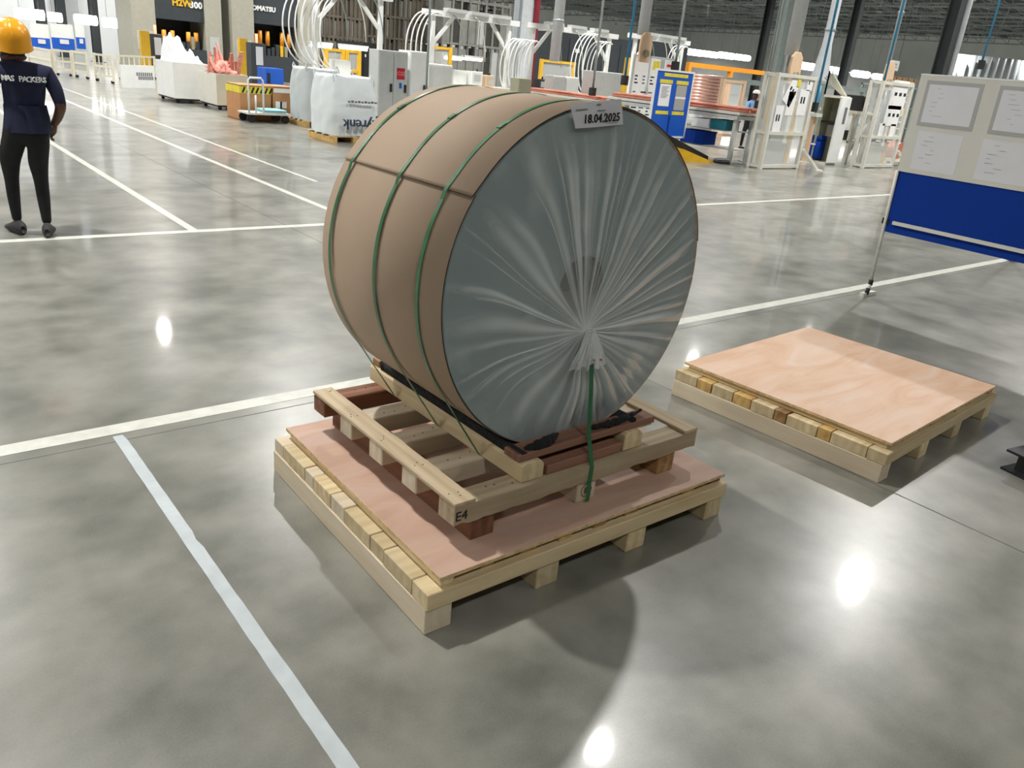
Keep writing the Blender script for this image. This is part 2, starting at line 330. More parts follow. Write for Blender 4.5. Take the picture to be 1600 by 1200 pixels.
# ------------------------------------------------------------------ open skid on top of the lower pallet
ZS = .197
sk = thing('timber_skid', 'open timber skid with five crosswise beams between lower pallet and wrapped roll', 'pallet', (1.31, 1.735, ZS), R(-.4))
for x0, x1, m in ((.08, .178, 'brown_wood'), (.562, .657, 'pine_pale'), (1.008, 1.105, 'knotty')):
    plank(sk, 'runner', x0, x1, .0+.012, 1.02, 0, .086, m)
bm_ = ['weathered', 'pine_pale', 'pine_pale', 'pine_pale', 'brown_wood']
for k in range(5):
    y = .0+k*.233
    if k == 0:     # front beam has a waney edge
        n = 40; mb = MB(); rnd = random.Random(4); L = 1.21
        for i in range(n+1):
            x = -L/2+L*i/n; dz = .012*noise.noise(Vector((x*5, 1, 2)))+.006*noise.noise(Vector((x*18, 4, 2))); dy = .006*noise.noise(Vector((x*7, 3, 9)))
            mb.v += [(x, -.045, -.036+max(-.006, dz*1.6)), (x, .045, -.036), (x, .045, .036), (x, -.045+dy, .036+min(0, dz-.002))]
        for i in range(n):
            for j in range(4): mb.f.append((i*4+j, i*4+(j+1) % 4, i*4+4+(j+1) % 4, i*4+4+j))
        mb.f += [(3, 2, 1, 0), tuple(n*4+j for j in range(4))]; mb.mi = [0]*len(mb.f); mb.sm = [False]*len(mb.f)
        fb = mb.build('beam', 'weathered', sk, (.605, .045, .122))
        text(fb, 'E4', .05, (-.577, -.046, -.003), FACE_S, 'ink', ext=.0006)
    else: plank(sk, 'beam', .0+(.0 if k < 4 else -.0), 1.205, y, y+.095, .086, .158, bm_[k], .004)
plank(sk, 'end_board', -.002, .082, -.002, 1.03, .158, .172, 'weathered', .002); plank(sk, 'end_board', 1.13, 1.212, 0, 1.03, .158, .172, 'weathered', .002)
mb = MB(); rnd = random.Random(2)
for k in range(5):
    for q in range(3):
        x = .16+.05*q+rnd.uniform(-.01, .01); y = .045+k*.233+rnd.uniform(-.02, .02); mb.cyl((x, y, .1575), (x, y, .1588), .0032, 6)
        xx = .04+rnd.uniform(-.025, .025); mb.cyl((xx, y, .172), (xx, y, .1726), .0028, 6)
mb.build('nail', 'kraft_edge', sk, kind='stuff')
st = MB(); st.tube([(.609+.026*math.cos(a*math.pi/12), .0113, .043+.026*math.sin(a*math.pi/12)) for a in range(24)], .0013, 4, closed=True)
for q in (-.008, 0, .008): st.bar((.609+q, .0113, .03), (.609+q, .0113, .056), .003, .001)
st.build('stamp', 'ink', sk)

# ------------------------------------------------------------------ cradle timbers
RC = Vector((1.89, 1.858, .994)); RR = .596; RLEN = .785; ZD = ZS+.158
def cradle(label, x0, y0, y1, back):
    # chamfered at the front end and on top outer edge
    t = thing('cradle_timber', label, 'timber', (x0, y0, ZD)); L = y1-y0; w = .1; h = .072; c = .02
    prof = [(0, 0), (w, 0), (w, h-c), (w-c, h), (c*.6, h), (0, h-c*.5)]; n = len(prof)
    mb = MB(); vs = [(yy, -x, z) for yy in (0, L) for x, z in prof]
    mb._add(vs, [tuple(range(n)), tuple(n+i for i in reversed(range(n)))]+[(i, n+i, n+(i+1) % n, (i+1) % n) for i in range(n)])
    mb.build('beam', 'pine', t, rot=(0, 0, R(90)), bevel=.002)
    if back: plank(t, 'end_block', .01, .06, L-.06, L-.005, h, h+.03, 'knotty')
    return t
cradle('pale chamfered timber cradling the left underside of the roll', 1.598, 1.752, 2.80, True)
cradle('pale chamfered timber cradling the right underside of the roll', 2.10, 1.748, 2.72, False)
b = plank(None, 'cross_plank', 1.59, 2.285, 1.768, 1.85, ZD+.072, ZD+.10, 'red_plank'); tag(b, 'red-brown cross plank laid over both cradle timbers in front of the roll', 'plank')
b = plank(None, 'filler_plank', 1.712, 2.09, 1.75, 1.828, ZD, ZD+.038, 'red_plank'); tag(b, 'short brown plank wedged between the two cradle timbers on the skid front', 'plank')
# black foam under the roll
def foam(label, sx, seed):
    t = thing('foam_pad', label, 'foam', (RC.x+sx*.23, 1.79, ZD+.07)); mb = MB(); rnd = random.Random(seed); n = 34
    k = 10; vs = []; L = .95
    for i in range(n+1):
        y = -.02+L*i/n
        for j in range(k+1):
            a = -1+2*j/k; xx = sx*(.0+a*.055); ang = (RC.x+sx*.23+xx-RC.x)/RR
            zr = RC.z-math.sqrt(max(.01, RR**2-(ang*RR)**2))-(ZD+.07)
            edge = .006*noise.noise(Vector((a*3, y*9, seed)))
            vs.append((xx, y, max(.006, zr-.002)+edge if sx*xx > -.03 else max(.004, min(zr, .012))+edge))
    top = len(vs); vs += [(x, y, .001 if abs(x) < .045 else .002) for x, y, z in vs]
    w_ = k+1; fs = [(i*w_+j, i*w_+j+1, (i+1)*w_+j+1, (i+1)*w_+j) for i in range(n) for j in range(k)]
    fs += [tuple(top+q for q in reversed(f_)) for f_ in fs]
    for i in range(n):
        for j in (0, k): a_, b_ = i*w_+j, (i+1)*w_+j; fs.append((a_, b_, top+b_, top+a_) if j == 0 else (b_, a_, top+a_, top+b_))
    for i in (0, n):
        for j in range(k): a_, b_ = i*w_+j, i*w_+j+1; fs.append((a_, top+a_, top+b_, b_))
    mb._add(vs, fs, 0, True); mb.build('pad', 'foam_black', t)
    fl = MB()
    if sx < 0: fl.tube([(-.02+.15*q/22, .010-.022*math.sin(math.pi*q/22), .028+.026*math.sin(math.pi*.6*q/22)+.005*noise.noise(Vector((q*.5, 1, 1)))) for q in range(23)], [.006+.013*math.sin(math.pi*min(1, .08+q/23))+.006*noise.noise(Vector((q*.7, 5, 2))) for q in range(23)], 11)
    else:
        fl.tube([(-.17+.28*q/30, .010-.02*math.sin(math.pi*q/30), .042+.014*q/30+.005*noise.noise(Vector((q*.45, 3, 1)))) for q in range(31)], [.004+.009*math.sin(math.pi*min(1, .08+q/31))+.005*noise.noise(Vector((q*.6, 8, 2))) for q in range(31)], 11)
    fl.build('crumpled_end', 'foam_black', t)
foam('black foam padding strip between roll and left cradle timber', -1, 1)
foam('black foam padding strip between roll and right cradle timber', 1, 2)

# ------------------------------------------------------------------ the wrapped steel roll
roll = thing('wrapped_roll', 'big steel roll wrapped in brown cardboard with clear film gathered over its face', 'roll', (RC.x, RC.y, RC.z-RR))
def LC(x, y, z): return (x, y, z+RR)      # coordinates about the roll axis, y from the front face
N = 160; HOLE = .105
mb = MB(); Rb = .588; rings = [(HOLE, .6), (HOLE, .012), (HOLE+.03, .006), (Rb-.004, .006), (Rb, .010), (Rb, RLEN-.006), (HOLE, RLEN-.004), (HOLE, .6)]
mb._add([LC(r*math.cos(2*math.pi*j/N), y, r*math.sin(2*math.pi*j/N)) for r, y in rings for j in range(N)],
        [(i*N+j, i*N+(j+1) % N, (i+1)*N+(j+1) % N, (i+1)*N+j) for i in range(len(rings)-1) for j in range(N)], 0, True)
body = mb.build('steel_body', ['steel_roll'], roll)
for p in body.data.polygons: p.use_smooth = False
mb = MB(); k = 48
mb._add([LC(r*math.cos(2*math.pi*j/k), y, r*math.sin(2*math.pi*j/k)) for r, y in ((HOLE-.001, .02), (HOLE-.001, .7), (.0, .7), (.0, .69), (HOLE-.012, .69), (HOLE-.012, .02)) for j in range(k)],
        [(i*k+j, i*k+(j+1) % k, ((i+1) % 6)*k+(j+1) % k, ((i+1) % 6)*k+j) for i in range(6) for j in range(k)], 0, True); mb.build('core_tube', 'steel_dark', roll)
def sheet(name, a0, a1, r0, lift0, lift1, y0, y1):
    n = 120; mb = MB(); vs = []; th = .0035
    for i in range(n+1):
        u = i/n; a = a0+(a1-a0)*u
        for s_, yy in ((0, y0), (1, y1)):
            l = lift0*max(0, 1-u/.05)**2*(1 if s_ == 0 else .5)+lift1*max(0, 1-(1-u)/.05)**2*(1 if s_ == 0 else .45)
            for q in (0, th): vs.append(LC((r0+l+q)*math.cos(a), yy, (r0+l+q)*math.sin(a)))
    fs = []; mi_ = []
    for i in range(n):
        o = i*4; p = o+4; fs += [(o, p, p+2, o+2), (o+1, o+3, p+3, p+1), (o, o+1, p+1, p), (o+2, p+2, p+3, o+3)]; mi_ += [0, 0, 1, 1]
    fs += [(0, 2, 3, 1), (n*4, n*4+1, n*4+3, n*4+2)]
    mb._add(vs, fs, 0, True); mb.mi = mi_+[1, 1]; o = mb.build(name, ['cardboard', 'kraft_edge'], roll); return o
sa = math.atan2(1.318-RC.z, 1.378-RC.x)     # seam on the left
sheet('cardboard_sheet', R(12), sa, .5925, .0, .005, -.001, RLEN-.004)
sheet('cardboard_sheet', sa-R(1.0)-2*math.pi+2*math.pi, sa+R(0)+math.pi*2-(sa-R(14)), .5885, 0, 0, .0005, RLEN-.002)
# three green straps: round the roll, down to the cradle, and under it
def strap(y):
    r = .598; th = .0014; pts = []; nr = []
    xl = 1.592-RC.x; zl = ZD+.006-RC.z; xr = 2.206-RC.x
    def tang(px, pz, sgn):
        d = math.hypot(px, pz); a = math.atan2(pz, px); return a+sgn*math.acos(r/d)
    al = tang(xl, zl, -1); ar = tang(xr, zl, 1); al_ = al % (2*math.pi); ar_ = ar
    n = 180
    for i in range(n+1):
        a = ar_+(al_-ar_)*i/n; k = 1.0
        if sa-.13 < a < sa+.005: k = 1+.0062*((a-sa+.13)/.13)**2/r
        elif sa+.005 <= a < sa+.06: k = 1+.0062*(1-(a-sa-.005)/.055)/r
        pts.append(LC(r*k*math.cos(a), y, r*k*math.sin(a))); nr.append((th*math.cos(a), 0, th*math.sin(a)))
    pts.append(LC(xl-.001, y, zl)); nr.append((-th, 0, -th*.3))
    pts = [LC(xr+.001, y, zl)]+pts; nr = [(th, 0, -th*.3)]+nr
    s = MB().ribbon(pts, (0, .0165, 0), nr).build('strap', 'strap_green', roll)
    a = R(122)
    MB().box(-.014, .014, -.009, .009, 0, .003).build('seal', 'strap_green', s, LC((r+.0015)*math.cos(a), y, (r+.0015)*math.sin(a)), (0, -(a-math.pi/2), 0))
for y in (.128, .395, .715): strap(y)

# clear film over the face, pleated towards a knot below the middle
def film():
    NT, NR = 900, 46; rnd = random.Random(11); G = Vector((1.882-RC.x, 0, .846-RC.z)); Rf = .5865
    rid = []
    for k in range(44): rid.append((-1.3+3.3*(k+rnd.uniform(-.35, .35))/44, rnd.uniform(.010, .036), rnd.uniform(.2, .95), rnd.uniform(-.15, .22), 1))
    for k in range(16): rid.append((2.0+2.3*(k+rnd.uniform(-.4, .4))/16, rnd.choice((.008, .012, .03, .06)), rnd.uniform(.35, .9), rnd.uniform(-.1, .3), 1))
    for k in range(9): rid.append((rnd.uniform(4.2, 4.95), rnd.uniform(.010, .04), rnd.uniform(.3, .8), rnd.uniform(0, .3), 1))
    vs = []; pl = []
    for i in range(NR+1):
        t = (i/NR); tt = t*.998
        for j in range(NT):
            th = -math.pi/2-.02+2*math.pi*j/NT + 0
            wob = (.03+.16*max(0, min(1, .3-math.cos(th))))*noise.noise(Vector((math.cos(th)*1.6, math.sin(th)*1.6, t*1.3)))*math.sin(math.pi*t)
            thw = th+wob; h = 0; 
            for c, wd, hi, t0, t1 in rid:
                d = (thw-c+math.pi) % (2*math.pi)-math.pi
                if abs(d) < wd*3.2:
                    fade = min(1, max(0, (t-t0+.12)/.2))
                    h += hi*math.exp(-(d/wd)**2)*fade
            h = min(h, 1.6)
            rim = Vector((Rf*math.cos(th), 0, Rf*math.sin(th))); p = rim.lerp(G, tt); dist = (p-G).length
            bag = .018*noise.noise(Vector((p.x*4.5, p.z*4.5, 3)))*math.sin(math.pi*min(1, t*1.0))
            y = -(.003+.012*math.sin(math.pi*t)+.036*t**2.2+max(-.008, bag)*(.6)+.0055*h*math.sin(math.pi*min(1, .12+t*.88))**.8)
            vs.append(LC(p.x, y, p.z))
            crum = max(0, noise.noise(Vector((p.x*9+3, p.z*9, 5)))-.25)*.5
            pl.append(min(1, .62*h*(.35+.65*min(1, t*3)) + .02/(dist+.02) + crum*.5 + .2*max(0, .25+noise.noise(Vector((p.x*2.6, p.z*2.6, 8))))))
    fs = [(i*NT+j, (i+1)*NT+j, (i+1)*NT+(j+1) % NT, i*NT+(j+1) % NT) for i in range(NR) for j in range(NT)]
    mb = MB(); mb._add(vs, fs, 0, True)
    mt = bpy.data.materials.new('clear_film'); mt.use_nodes = True; nt = mt.node_tree; Nn = nt.nodes.new; L = nt.links.new; b = nt.nodes['Principled BSDF']
    b.inputs['Base Color'].default_value = lin((236,240,238)); b.inputs['Roughness'].default_value = .45; b.inputs['Specular IOR Level'].default_value = .3
    tr = Nn('ShaderNodeBsdfTransparent'); gl = Nn('ShaderNodeBsdfGlossy'); gl.inputs['Roughness'].default_value = .4
    at = Nn('ShaderNodeAttribute'); at.attribute_name = 'pleat'; mr = Nn('ShaderNodeMapRange'); mr.inputs[3].default_value = .09; mr.inputs[4].default_value = 1.0; L(at.outputs['Fac'], mr.inputs[0])
    m1 = Nn('ShaderNodeMixShader'); L(mr.outputs[0], m1.inputs[0]); L(tr.outputs[0], m1.inputs[1]); L(b.outputs[0], m1.inputs[2])
    m2 = Nn('ShaderNodeMixShader'); fr = Nn('ShaderNodeFresnel'); fr.inputs[0].default_value = 1.15; L(fr.outputs[0], m2.inputs[0]); L(m1.outputs[0], m2.inputs[1]); L(gl.outputs[0], m2.inputs[2]); L(m2.outputs[0], nt.nodes['Material Output'].inputs[0])
    MATS['clear_film'] = mt
    o = mb.build('clear_film', 'clear_film', roll)
    a = o.data.attributes.new('pleat', 'FLOAT', 'POINT'); a.data.foreach_set('value', pl)
    # knot and the ruffled tail hanging from it
    tl = MB(); n = 160; m = 14; vs = []; pv = []
    for i in range(m+1):
        t = i/m
        for j in range(n):
            a_ = 2*math.pi*j/n; ru = 1+.22*math.sin(a_*17+2*t)+.18*noise.noise(Vector((math.cos(a_)*4, math.sin(a_)*4, t*2)))
            rx = (.012+.056*t**.8)*ru; ry = (.010+.018*t**.8)*ru
            zz = -.13*t*(1+.14*noise.noise(Vector((a_*2, 1, 0)))) - (.0 if t < .9 else .01*math.sin(a_*9))
            vs.append(LC(G.x+rx*math.cos(a_)+.008*t, -.066-.006*math.sin(math.pi*t)+ry*math.sin(a_)*.8, G.z+.012+zz)); pv.append(.62+.3*math.sin(a_*17)**2-.18*t)
    tl._add(vs, [(i*n+j, i*n+(j+1) % n, (i+1)*n+(j+1) % n, (i+1)*n+j) for i in range(m) for j in range(n)], 0, True)
    q = tl.build('film_tail', 'clear_film', o); a = q.data.attributes.new('pleat', 'FLOAT', 'POINT'); a.data.foreach_set('value', pv)
    MB().tube([LC(G.x+.013*math.cos(a_), -.066+.011*math.sin(a_), G.z+.012+.002*math.sin(3*a_)) for a_ in [i*math.pi/10 for i in range(20)]], .0035, 6, closed=True).build('tie', 'paper', o)
film()

# paper tag on the rim
tg = [PY(890, 162, 1.846), PY(972, 155, 1.842), PY(976, 195, 1.838), PY(900, 201, 1.838)]
o_ = Vector((RC.x, RC.y, RC.z-RR)); nn = 14; mb = MB(); vs = []
for i in range(nn+1):
    for j in range(7):
        u = i/nn; v = j/6; p = tg[0].lerp(tg[1], u).lerp(tg[3].lerp(tg[2], u), v)-o_; p.y += -.004*math.sin(u*5)+.006*(v-.3)**2; vs.append(p)
nv = len(vs); vs += [v+Vector((0, .0006, 0)) for v in vs]
fs = [(i*7+j, i*7+j+1, i*7+8+j, i*7+7+j) for i in range(nn) for j in range(6)]; fs += [tuple(nv+q for q in reversed(f_)) for f_ in fs]
mb._add(vs, fs, 0, True); lab = mb.build('paper_tag', 'paper', roll)
ctr = tg[0].lerp(tg[1], .5).lerp(tg[3].lerp(tg[2], .5), .66)-o_; ang = math.atan2((tg[2]-tg[3]).z, (tg[2]-tg[3]).x)
ty = -.0295
text(lab, '18.04.2025', .036, (ctr.x+.008, ctr.y-.0045, ctr.z), (R(90), -ang, 0), 'ink', bold=.0008, ext=.0004)
for (u, v, wd) in ((.52, .12, .02), (.18, .27, .05), (.55, .36, .035)):
    p = tg[0].lerp(tg[1], u).lerp(tg[3].lerp(tg[2], u), v)-o_; mb = MB()
    for q in range(6): mb.box(-wd/2+wd*q/6, -wd/2+wd*(q+.6)/6, -.0003, .0003, -.0022, .0022)
    mb.build('fine_print', 'ink_soft', lab, (p.x, p.y-.0052, p.z), (0, -ang, 0))

# green strap from the knot down to the pallet
tsp = [(1.893, 1.776, .735), (1.897, 1.765, .62), (1.903, 1.758, .50), (1.907, 1.7565, .462), (1.911, 1.74, .40), (1.915, 1.727, .345), (1.913, 1.7265, .28), (1.918, 1.728, .235), (1.915, 1.728, .2)]
ss = MB().ribbon(tsp, (.0155, -.004, 0), [(0, -.0014, 0)]*len(tsp)).build('tie_strap', 'strap_green'); tag(ss, 'green strap hanging down from the gathered film in front of the roll', 'strap')
# ------------------------------------------------------------------ display board on the right
bp_ = F(1356, 462); bt = thing('display_board', 'white display board with papers and a blue cloth panel, on a slim beige stand', 'board', (bp_.x, bp_.y, 0), R(-4))
tilt = .052      # leans a little
def bx(z): return -z*tilt*.55
def slab(name, y0, y1, z0, z1, x0, x1, m, parent=None):
    mb = MB(); vs = [(bx(z)+x, y, z) for z in (z0, z1) for y in (y0, y1) for x in (x0, x1)]
    mb._add(vs, [(0,2,3,1),(4,5,7,6),(0,1,5,4),(2,6,7,3),(0,4,6,2),(1,3,7,5)]); return mb.build(name, m, parent or bt)
BW = 1.75; zt = 1.90; zm = 1.125; zb = .60
pan = slab('white_panel', -BW, .012, zm, zt, -.016, .016, 'board_white')
slab('top_rim', -BW, .014, zt, zt+.012, -.019, .019, 'paint_white', pan)
slab('blue_panel', -BW+.01, .0, zb, zm, -.007, .007, 'panel_blue')
slab('rail', -BW+.02, -.07, .675, .705, -.030, -.010, 'paint_offwhite')
for y in (.006, -BW): MB().tube([(bx(0), y, .11), (bx(zt), y, 1.13)], .014, 10).build('post', 'paint_offwhite', bt)
for y in (.006, -BW):
    MB().box(-.035, .03, y-.03, y+.03, .665, .715).build('clamp', 'rubber', bt)
    MB().tube([(0, y, .10), (0, y, .15)], .02, 10).build('collar', 'rubber', bt)
    ft = MB(); ft.tube([(-.03, y+.0, .045), (0, y, .11)], .018, 8); ft.box(-.10, .10, y-.022, y+.022, 0, .035); ft.build('foot', 'paint_offwhite', bt)
    MB().tube([(-.045, y-.01, .018), (-.03, y-.01, .075)], .02, 8).build('foot_cap', 'rubber', bt)
def pap(y1, y0, z1, z0, framed):
    if framed:
        f_ = slab('paper_frame', y0-.02, y1+.02, z0-.02, z1+.02, -.0185, -.016, 'frame_grey'); slab('paper', y0+.01, y1-.01, z0+.01, z1-.01, -.0195, -.0185, 'paper', f_)
    else: f_ = slab('paper', y0, y1, z0, z1, -.0172, -.016, 'paper')
    mb = MB(); rnd = random.Random(int(y1*100))
    for q in range(7):
        zz = z1-.04-q*(z1-z0)/9; yy = y1-.05-rnd.random()*.1; ll = rnd.uniform(.02, .09); mb.box(bx(zz)-.0201, bx(zz)-.0199, yy-ll, yy, zz-.001, zz+.001)
    mb.build('fine_print', 'ink_soft', f_)
pap(-.075, -.50, 1.845, 1.53, True); pap(-.66, -1.08, 1.845, 1.53, True); pap(-.09, -.47, 1.47, 1.16, False); pap(-.63, -1.05, 1.47, 1.16, False)
# the foot of another stand far behind it
p = F(1582, 407); t = thing('floor_stand', 'slim stand behind the blue panel of which only its black foot shows', 'stand', p)
MB().lathe([(.0, 0), (.07, 0), (.07, .03), (.04, .06), (.035, .12), (.06, .16), (0, .16)], 14).build('foot', 'rubber', t); MB().cyl((0, 0, .15), (0, 0, 1.3), .018, 8).build('post', 'paint_offwhite', t)
# black steel trestle foot at the right edge
p = F(1592, 741); t = thing('steel_channel', 'black steel channel piece lying on the floor at the right edge', 'steel part', (p.x, p.y, 0), R(-12))
mb = MB(); mb.box(-.04, .5, -.075, .075, 0, .012); mb.build('base_flange', 'paint_black', t)
mb = MB(); mb.box(.0, .46, -.03, .03, .012, .10); mb.build('web', 'paint_black', t)
mb = MB(); mb.box(-.04, .5, -.075, .075, .10, .112); mb.build('top_flange', 'paint_black', t)

# ------------------------------------------------------------------ person walking away
def person():
    base = F(54, 368); t = thing('person', 'person in yellow helmet, navy shirt and black trousers walking away', 'person', (base.x, base.y, 0), R(-6))
    Hh = 1.0
    V = {}; E_ = []
    def j(n, x, y, z, rx, ry=None): V[n] = (Vector((x, y, z)), rx, ry or rx)
    j('pel', .0, 0, .86, .145, .105); j('belly', 0, .01, .98, .14, .10); j('chest', 0, .0, 1.16, .165, .115); j('sh', 0, -.005, 1.30, .13, .09); j('neck', 0, .015, 1.375, .055); j('head0', 0, .03, 1.44, .072, .085); j('head1', 0, .04, 1.53, .085, .10); j('head2', 0, .03, 1.60, .06, .07)
    j('shR', .165, -.005, 1.285, .068); j('upR', .215, -.03, 1.16, .058); j('elR', .235, -.05, 1.04, .045); j('foR', .235, .03, .95, .038); j('wrR', .20, .085, .88, .028)
    j('shL', -.165, -.005, 1.285, .068); j('upL', -.235, .01, 1.15, .055); j('elL', -.275, .0, 1.02, .043); j('foL', -.275, .07, .92, .036); j('wrL', -.25, .13, .83, .027)
    j('hiR', .085, -.005, .79, .10); j('thR', .095, -.01, .62, .083); j('knR', .10, -.01, .46, .058); j('caR', .10, -.035, .31, .052); j('anR', .10, -.05, .095, .036)
    j('hiL', -.085, .01, .79, .10); j('thL', -.095, .05, .62, .083); j('knL', -.10, .10, .46, .058); j('caL', -.105, .10, .31, .052); j('anL', -.105, .09, .095, .036)
    for a in ('pel belly chest sh neck head0 head1 head2', 'sh shR upR elR foR wrR', 'sh shL upL elL foL wrL', 'pel hiR thR knR caR anR', 'pel hiL thL knL caL anL'):
        q = a.split(); E_ += list(zip(q, q[1:]))
    
    for n_ in list(V):
        v_, a_, b_ = V[n_]
        if n_[:2] in ('kn', 'ca', 'an', 'th'): continue
        v_.x += .045 if v_.z < 1.0 else (.03 if n_[:4] in ('neck', 'head') else .07)
        if n_[:4] in ('neck', 'head'): v_.z -= .03
    names = list(V); me = bpy.data.meshes.new('sk'); me.from_pydata([V[n][0] for n in names], [(names.index(a), names.index(b)) for a, b in E_], [])
    o = bpy.data.objects.new('sk', me); COL.objects.link(o); md = o.modifiers.new('s', 'SKIN'); md.use_smooth_shade = True
    for n, d in zip(names, me.skin_vertices[0].data): d.radius = (V[n][1], V[n][2]); d.use_root = (n == 'pel')
    sb = o.modifiers.new('u', 'SUBSURF'); sb.levels = 2; sb.render_levels = 2
    dg = bpy.context.evaluated_depsgraph_get(); bme = bpy.data.meshes.new_from_object(o.evaluated_get(dg)); bpy.data.objects.remove(o)
    for q in ('skin', 'cloth_navy', 'cloth_black', 'rubber'): bme.materials.append(MATS[q])
    for p in bme.polygons:
        c = p.center; p.use_smooth = True
        cx_ = c.x-(.045 if c.z < 1.0 else .07); arm = abs(cx_) > .19 and c.z > .72
        if arm: p.material_index = 1 if c.z > 1.06 else 0
        elif c.z > 1.34: p.material_index = 3 if (c.z > 1.39 and c.y < .07) else (1 if c.z < 1.36 else 0)
        elif c.z > .87: p.material_index = 1
        elif c.z > .12: p.material_index = 2
        else: p.material_index = 0
    bme.name = 'body'; b = bpy.data.objects.new('body', bme); COL.objects.link(b); b.parent = t
    # shirt hem
    n = 40; mb = MB(); vs = []
    for i, (z, k) in enumerate(((.83, 1.05), (.88, 1.02), (.95, .99), (1.04, .93))):
        for q in range(n):
            a = 2*math.pi*q/n; w = 1+.03*math.sin(a*7+i)
            vs.append((.06+.158*k*w*math.cos(a), .005+.12*k*w*math.sin(a), z))
    mb._add(vs, [(i*n+q, i*n+(q+1) % n, (i+1)*n+(q+1) % n, (i+1)*n+q) for i in range(3) for q in range(n)], 0, True); mb.build('shirt_hem', 'cloth_navy', t)
    for sx, y0, x0, yaw in ((1, -.05, .10, -.15), (-1, .09, -.105, .35)):     # shoes
        mb = MB(); vs = []; k = 14
        for y, w, h, zc in ((-.09, .02, .03, .05), (-.075, .036, .055, .058), (-.03, .042, .06, .062), (.03, .044, .052, .055), (.10, .05, .036, .04), (.16, .044, .028, .032), (.19, .02, .016, .026)):
            for q in range(k):
                a = 2*math.pi*q/k; vs.append((w*math.cos(a), y, max(.0, zc+h*math.sin(a))))
        mb._add(vs, [(i*k+q, i*k+(q+1) % k, (i+1)*k+(q+1) % k, (i+1)*k+q) for i in range(6) for q in range(k)]+[tuple(range(k)), tuple(6*k+q for q in reversed(range(k)))], 0, True)
        mb.build('shoe', 'shoe', t, (x0, y0, 0), (0, 0, yaw))
    # hands with separate fingers
    for sx in (1, -1):
        wr = V['wrR' if sx > 0 else 'wrL'][0]; mb = MB(); d = Vector((-sx*.25, .45, -.85)).normalized(); side = Vector((0, .85, .45)).normalized(); nrm = d.cross(side)
        mb.tube([wr-d*.02, wr+d*.02, wr+d*.06, wr+d*.085], [.024, .03, .034, .026], 10)
        for q in range(4):
            b0 = wr+d*.075+side*(-.027+.018*q); ln = (.06, .072, .07, .055)[q]; dd = (d+nrm*sx*.5).normalized()
            mb.tube([b0, b0+d*ln*.45, b0+d*ln*.45+dd*ln*.35, b0+d*ln*.4+(dd+nrm*sx*.5).normalized()*ln*.6], [.009, .0085, .008, .006], 7)
        b0 = wr+d*.03+side*.028; mb.tube([b0, b0+(d*.5+side).normalized()*.035, b0+(d+side*.6).normalized()*.062], [.011, .010, .007], 7)
        mb.build('hand', 'skin', t)
    MB().tube([V['wrR'][0]+Vector((.028*math.cos(a), .02*math.sin(a), .015*math.cos(a))) for a in [i*math.pi/8 for i in range(16)]], .006, 6, closed=True).build('wristband', 'paint_grey', t)
    for sx in (1, -1): MB().blob((.03+sx*.088, .04, 1.46), (.012, .022, .034), 2, .1).build('ear', 'skin', t)
    # helmet with ridge and brim
    hm = MB(); n = 36; vs = []
    prof = [(1.06, -.028), (1.0, .0), (.98, .05), (.88, .10), (.68, .135), (.40, .155), (.0, .162)]
    for r_, z in prof:
        for q in range(n):
            a = 2*math.pi*q/n; ex = 1.0; ridge = .010 if abs(math.cos(a)) < .13 and r_ < .95 else 0
            vs.append((.125*r_*math.cos(a), .15*r_*math.sin(a)*(1.10 if math.sin(a) > 0 and r_ > 1 else 1), z+ridge))
    hm._add(vs, [(i*n+q, i*n+(q+1) % n, (i+1)*n+(q+1) % n, (i+1)*n+q) for i in range(len(prof)-1) for q in range(n)], 0, True)
    h_o = hm.build('helmet', 'helmet', t, (.03, .02, 1.485), (R(14), 0, 0)); h_o.scale = (1.06, 1.08, 1.1)
    # print follows the curve of the back
    s = 'MAS PACKERS'; k = len(s); wd = .27
    for i, ch in enumerate(s):
        if ch == ' ': continue
        x = -wd/2+wd*i/(k-1); yb = -.124*math.sqrt(max(0, 1-(x/.185)**2))-.012
        text(t, ch, .056, (x+.075, yb-.004, 1.235), (R(90), 0, math.atan2(.124*x/.185**2, math.sqrt(max(.01, 1-(x/.185)**2)))), 'paint_white', ext=.004, bold=.0012)
    return t
person()

# ------------------------------------------------------------------ bins, boxes and bags along the left aisle
def bin_(name, label, P, w, d, h, mfront, mside, legs=.12, th=.04, cat='bin'):
    t = thing(name, label, cat, (P[0], P[1], 0))
    MB().box(0, w, 0, th, legs, h).build('front_panel', mfront, t); MB().box(0, th, th, d-th, legs, h).build('side_panel', mside, t)
    MB().box(w-th, w, th, d-th, legs, h).build('side_panel', mside, t); MB().box(0, w, d-th, d, legs, h).build('back_panel', mfront, t); MB().box(th, w-th, th, d-th, legs, legs+.04).build('floor_panel', mside, t)
    MB().box(.02, w-.02, .02, d-.02, .08, legs).build('base_frame', 'paint_black', t)
    for x in (.1, w-.1):
        for y in (.1, d-.1): MB().cyl((x-.03, y, .05), (x+.03, y, .05), .05, 10).build('wheel', 'rubber', t)
    return t
P = F(274, 161.5); w_ = ALONG(P, (1, 0, 0), 331); d_ = ALONG(P, (0, 1, 0), 247); h_ = ZAT(P, 97)
bin_('waste_bin', 'large white wheeled bin heaped with white foam scrap', P, w_, d_, h_, 'paint_white', 'paint_white')
nu, nv = 34, 22; mb = MB(); vs = []
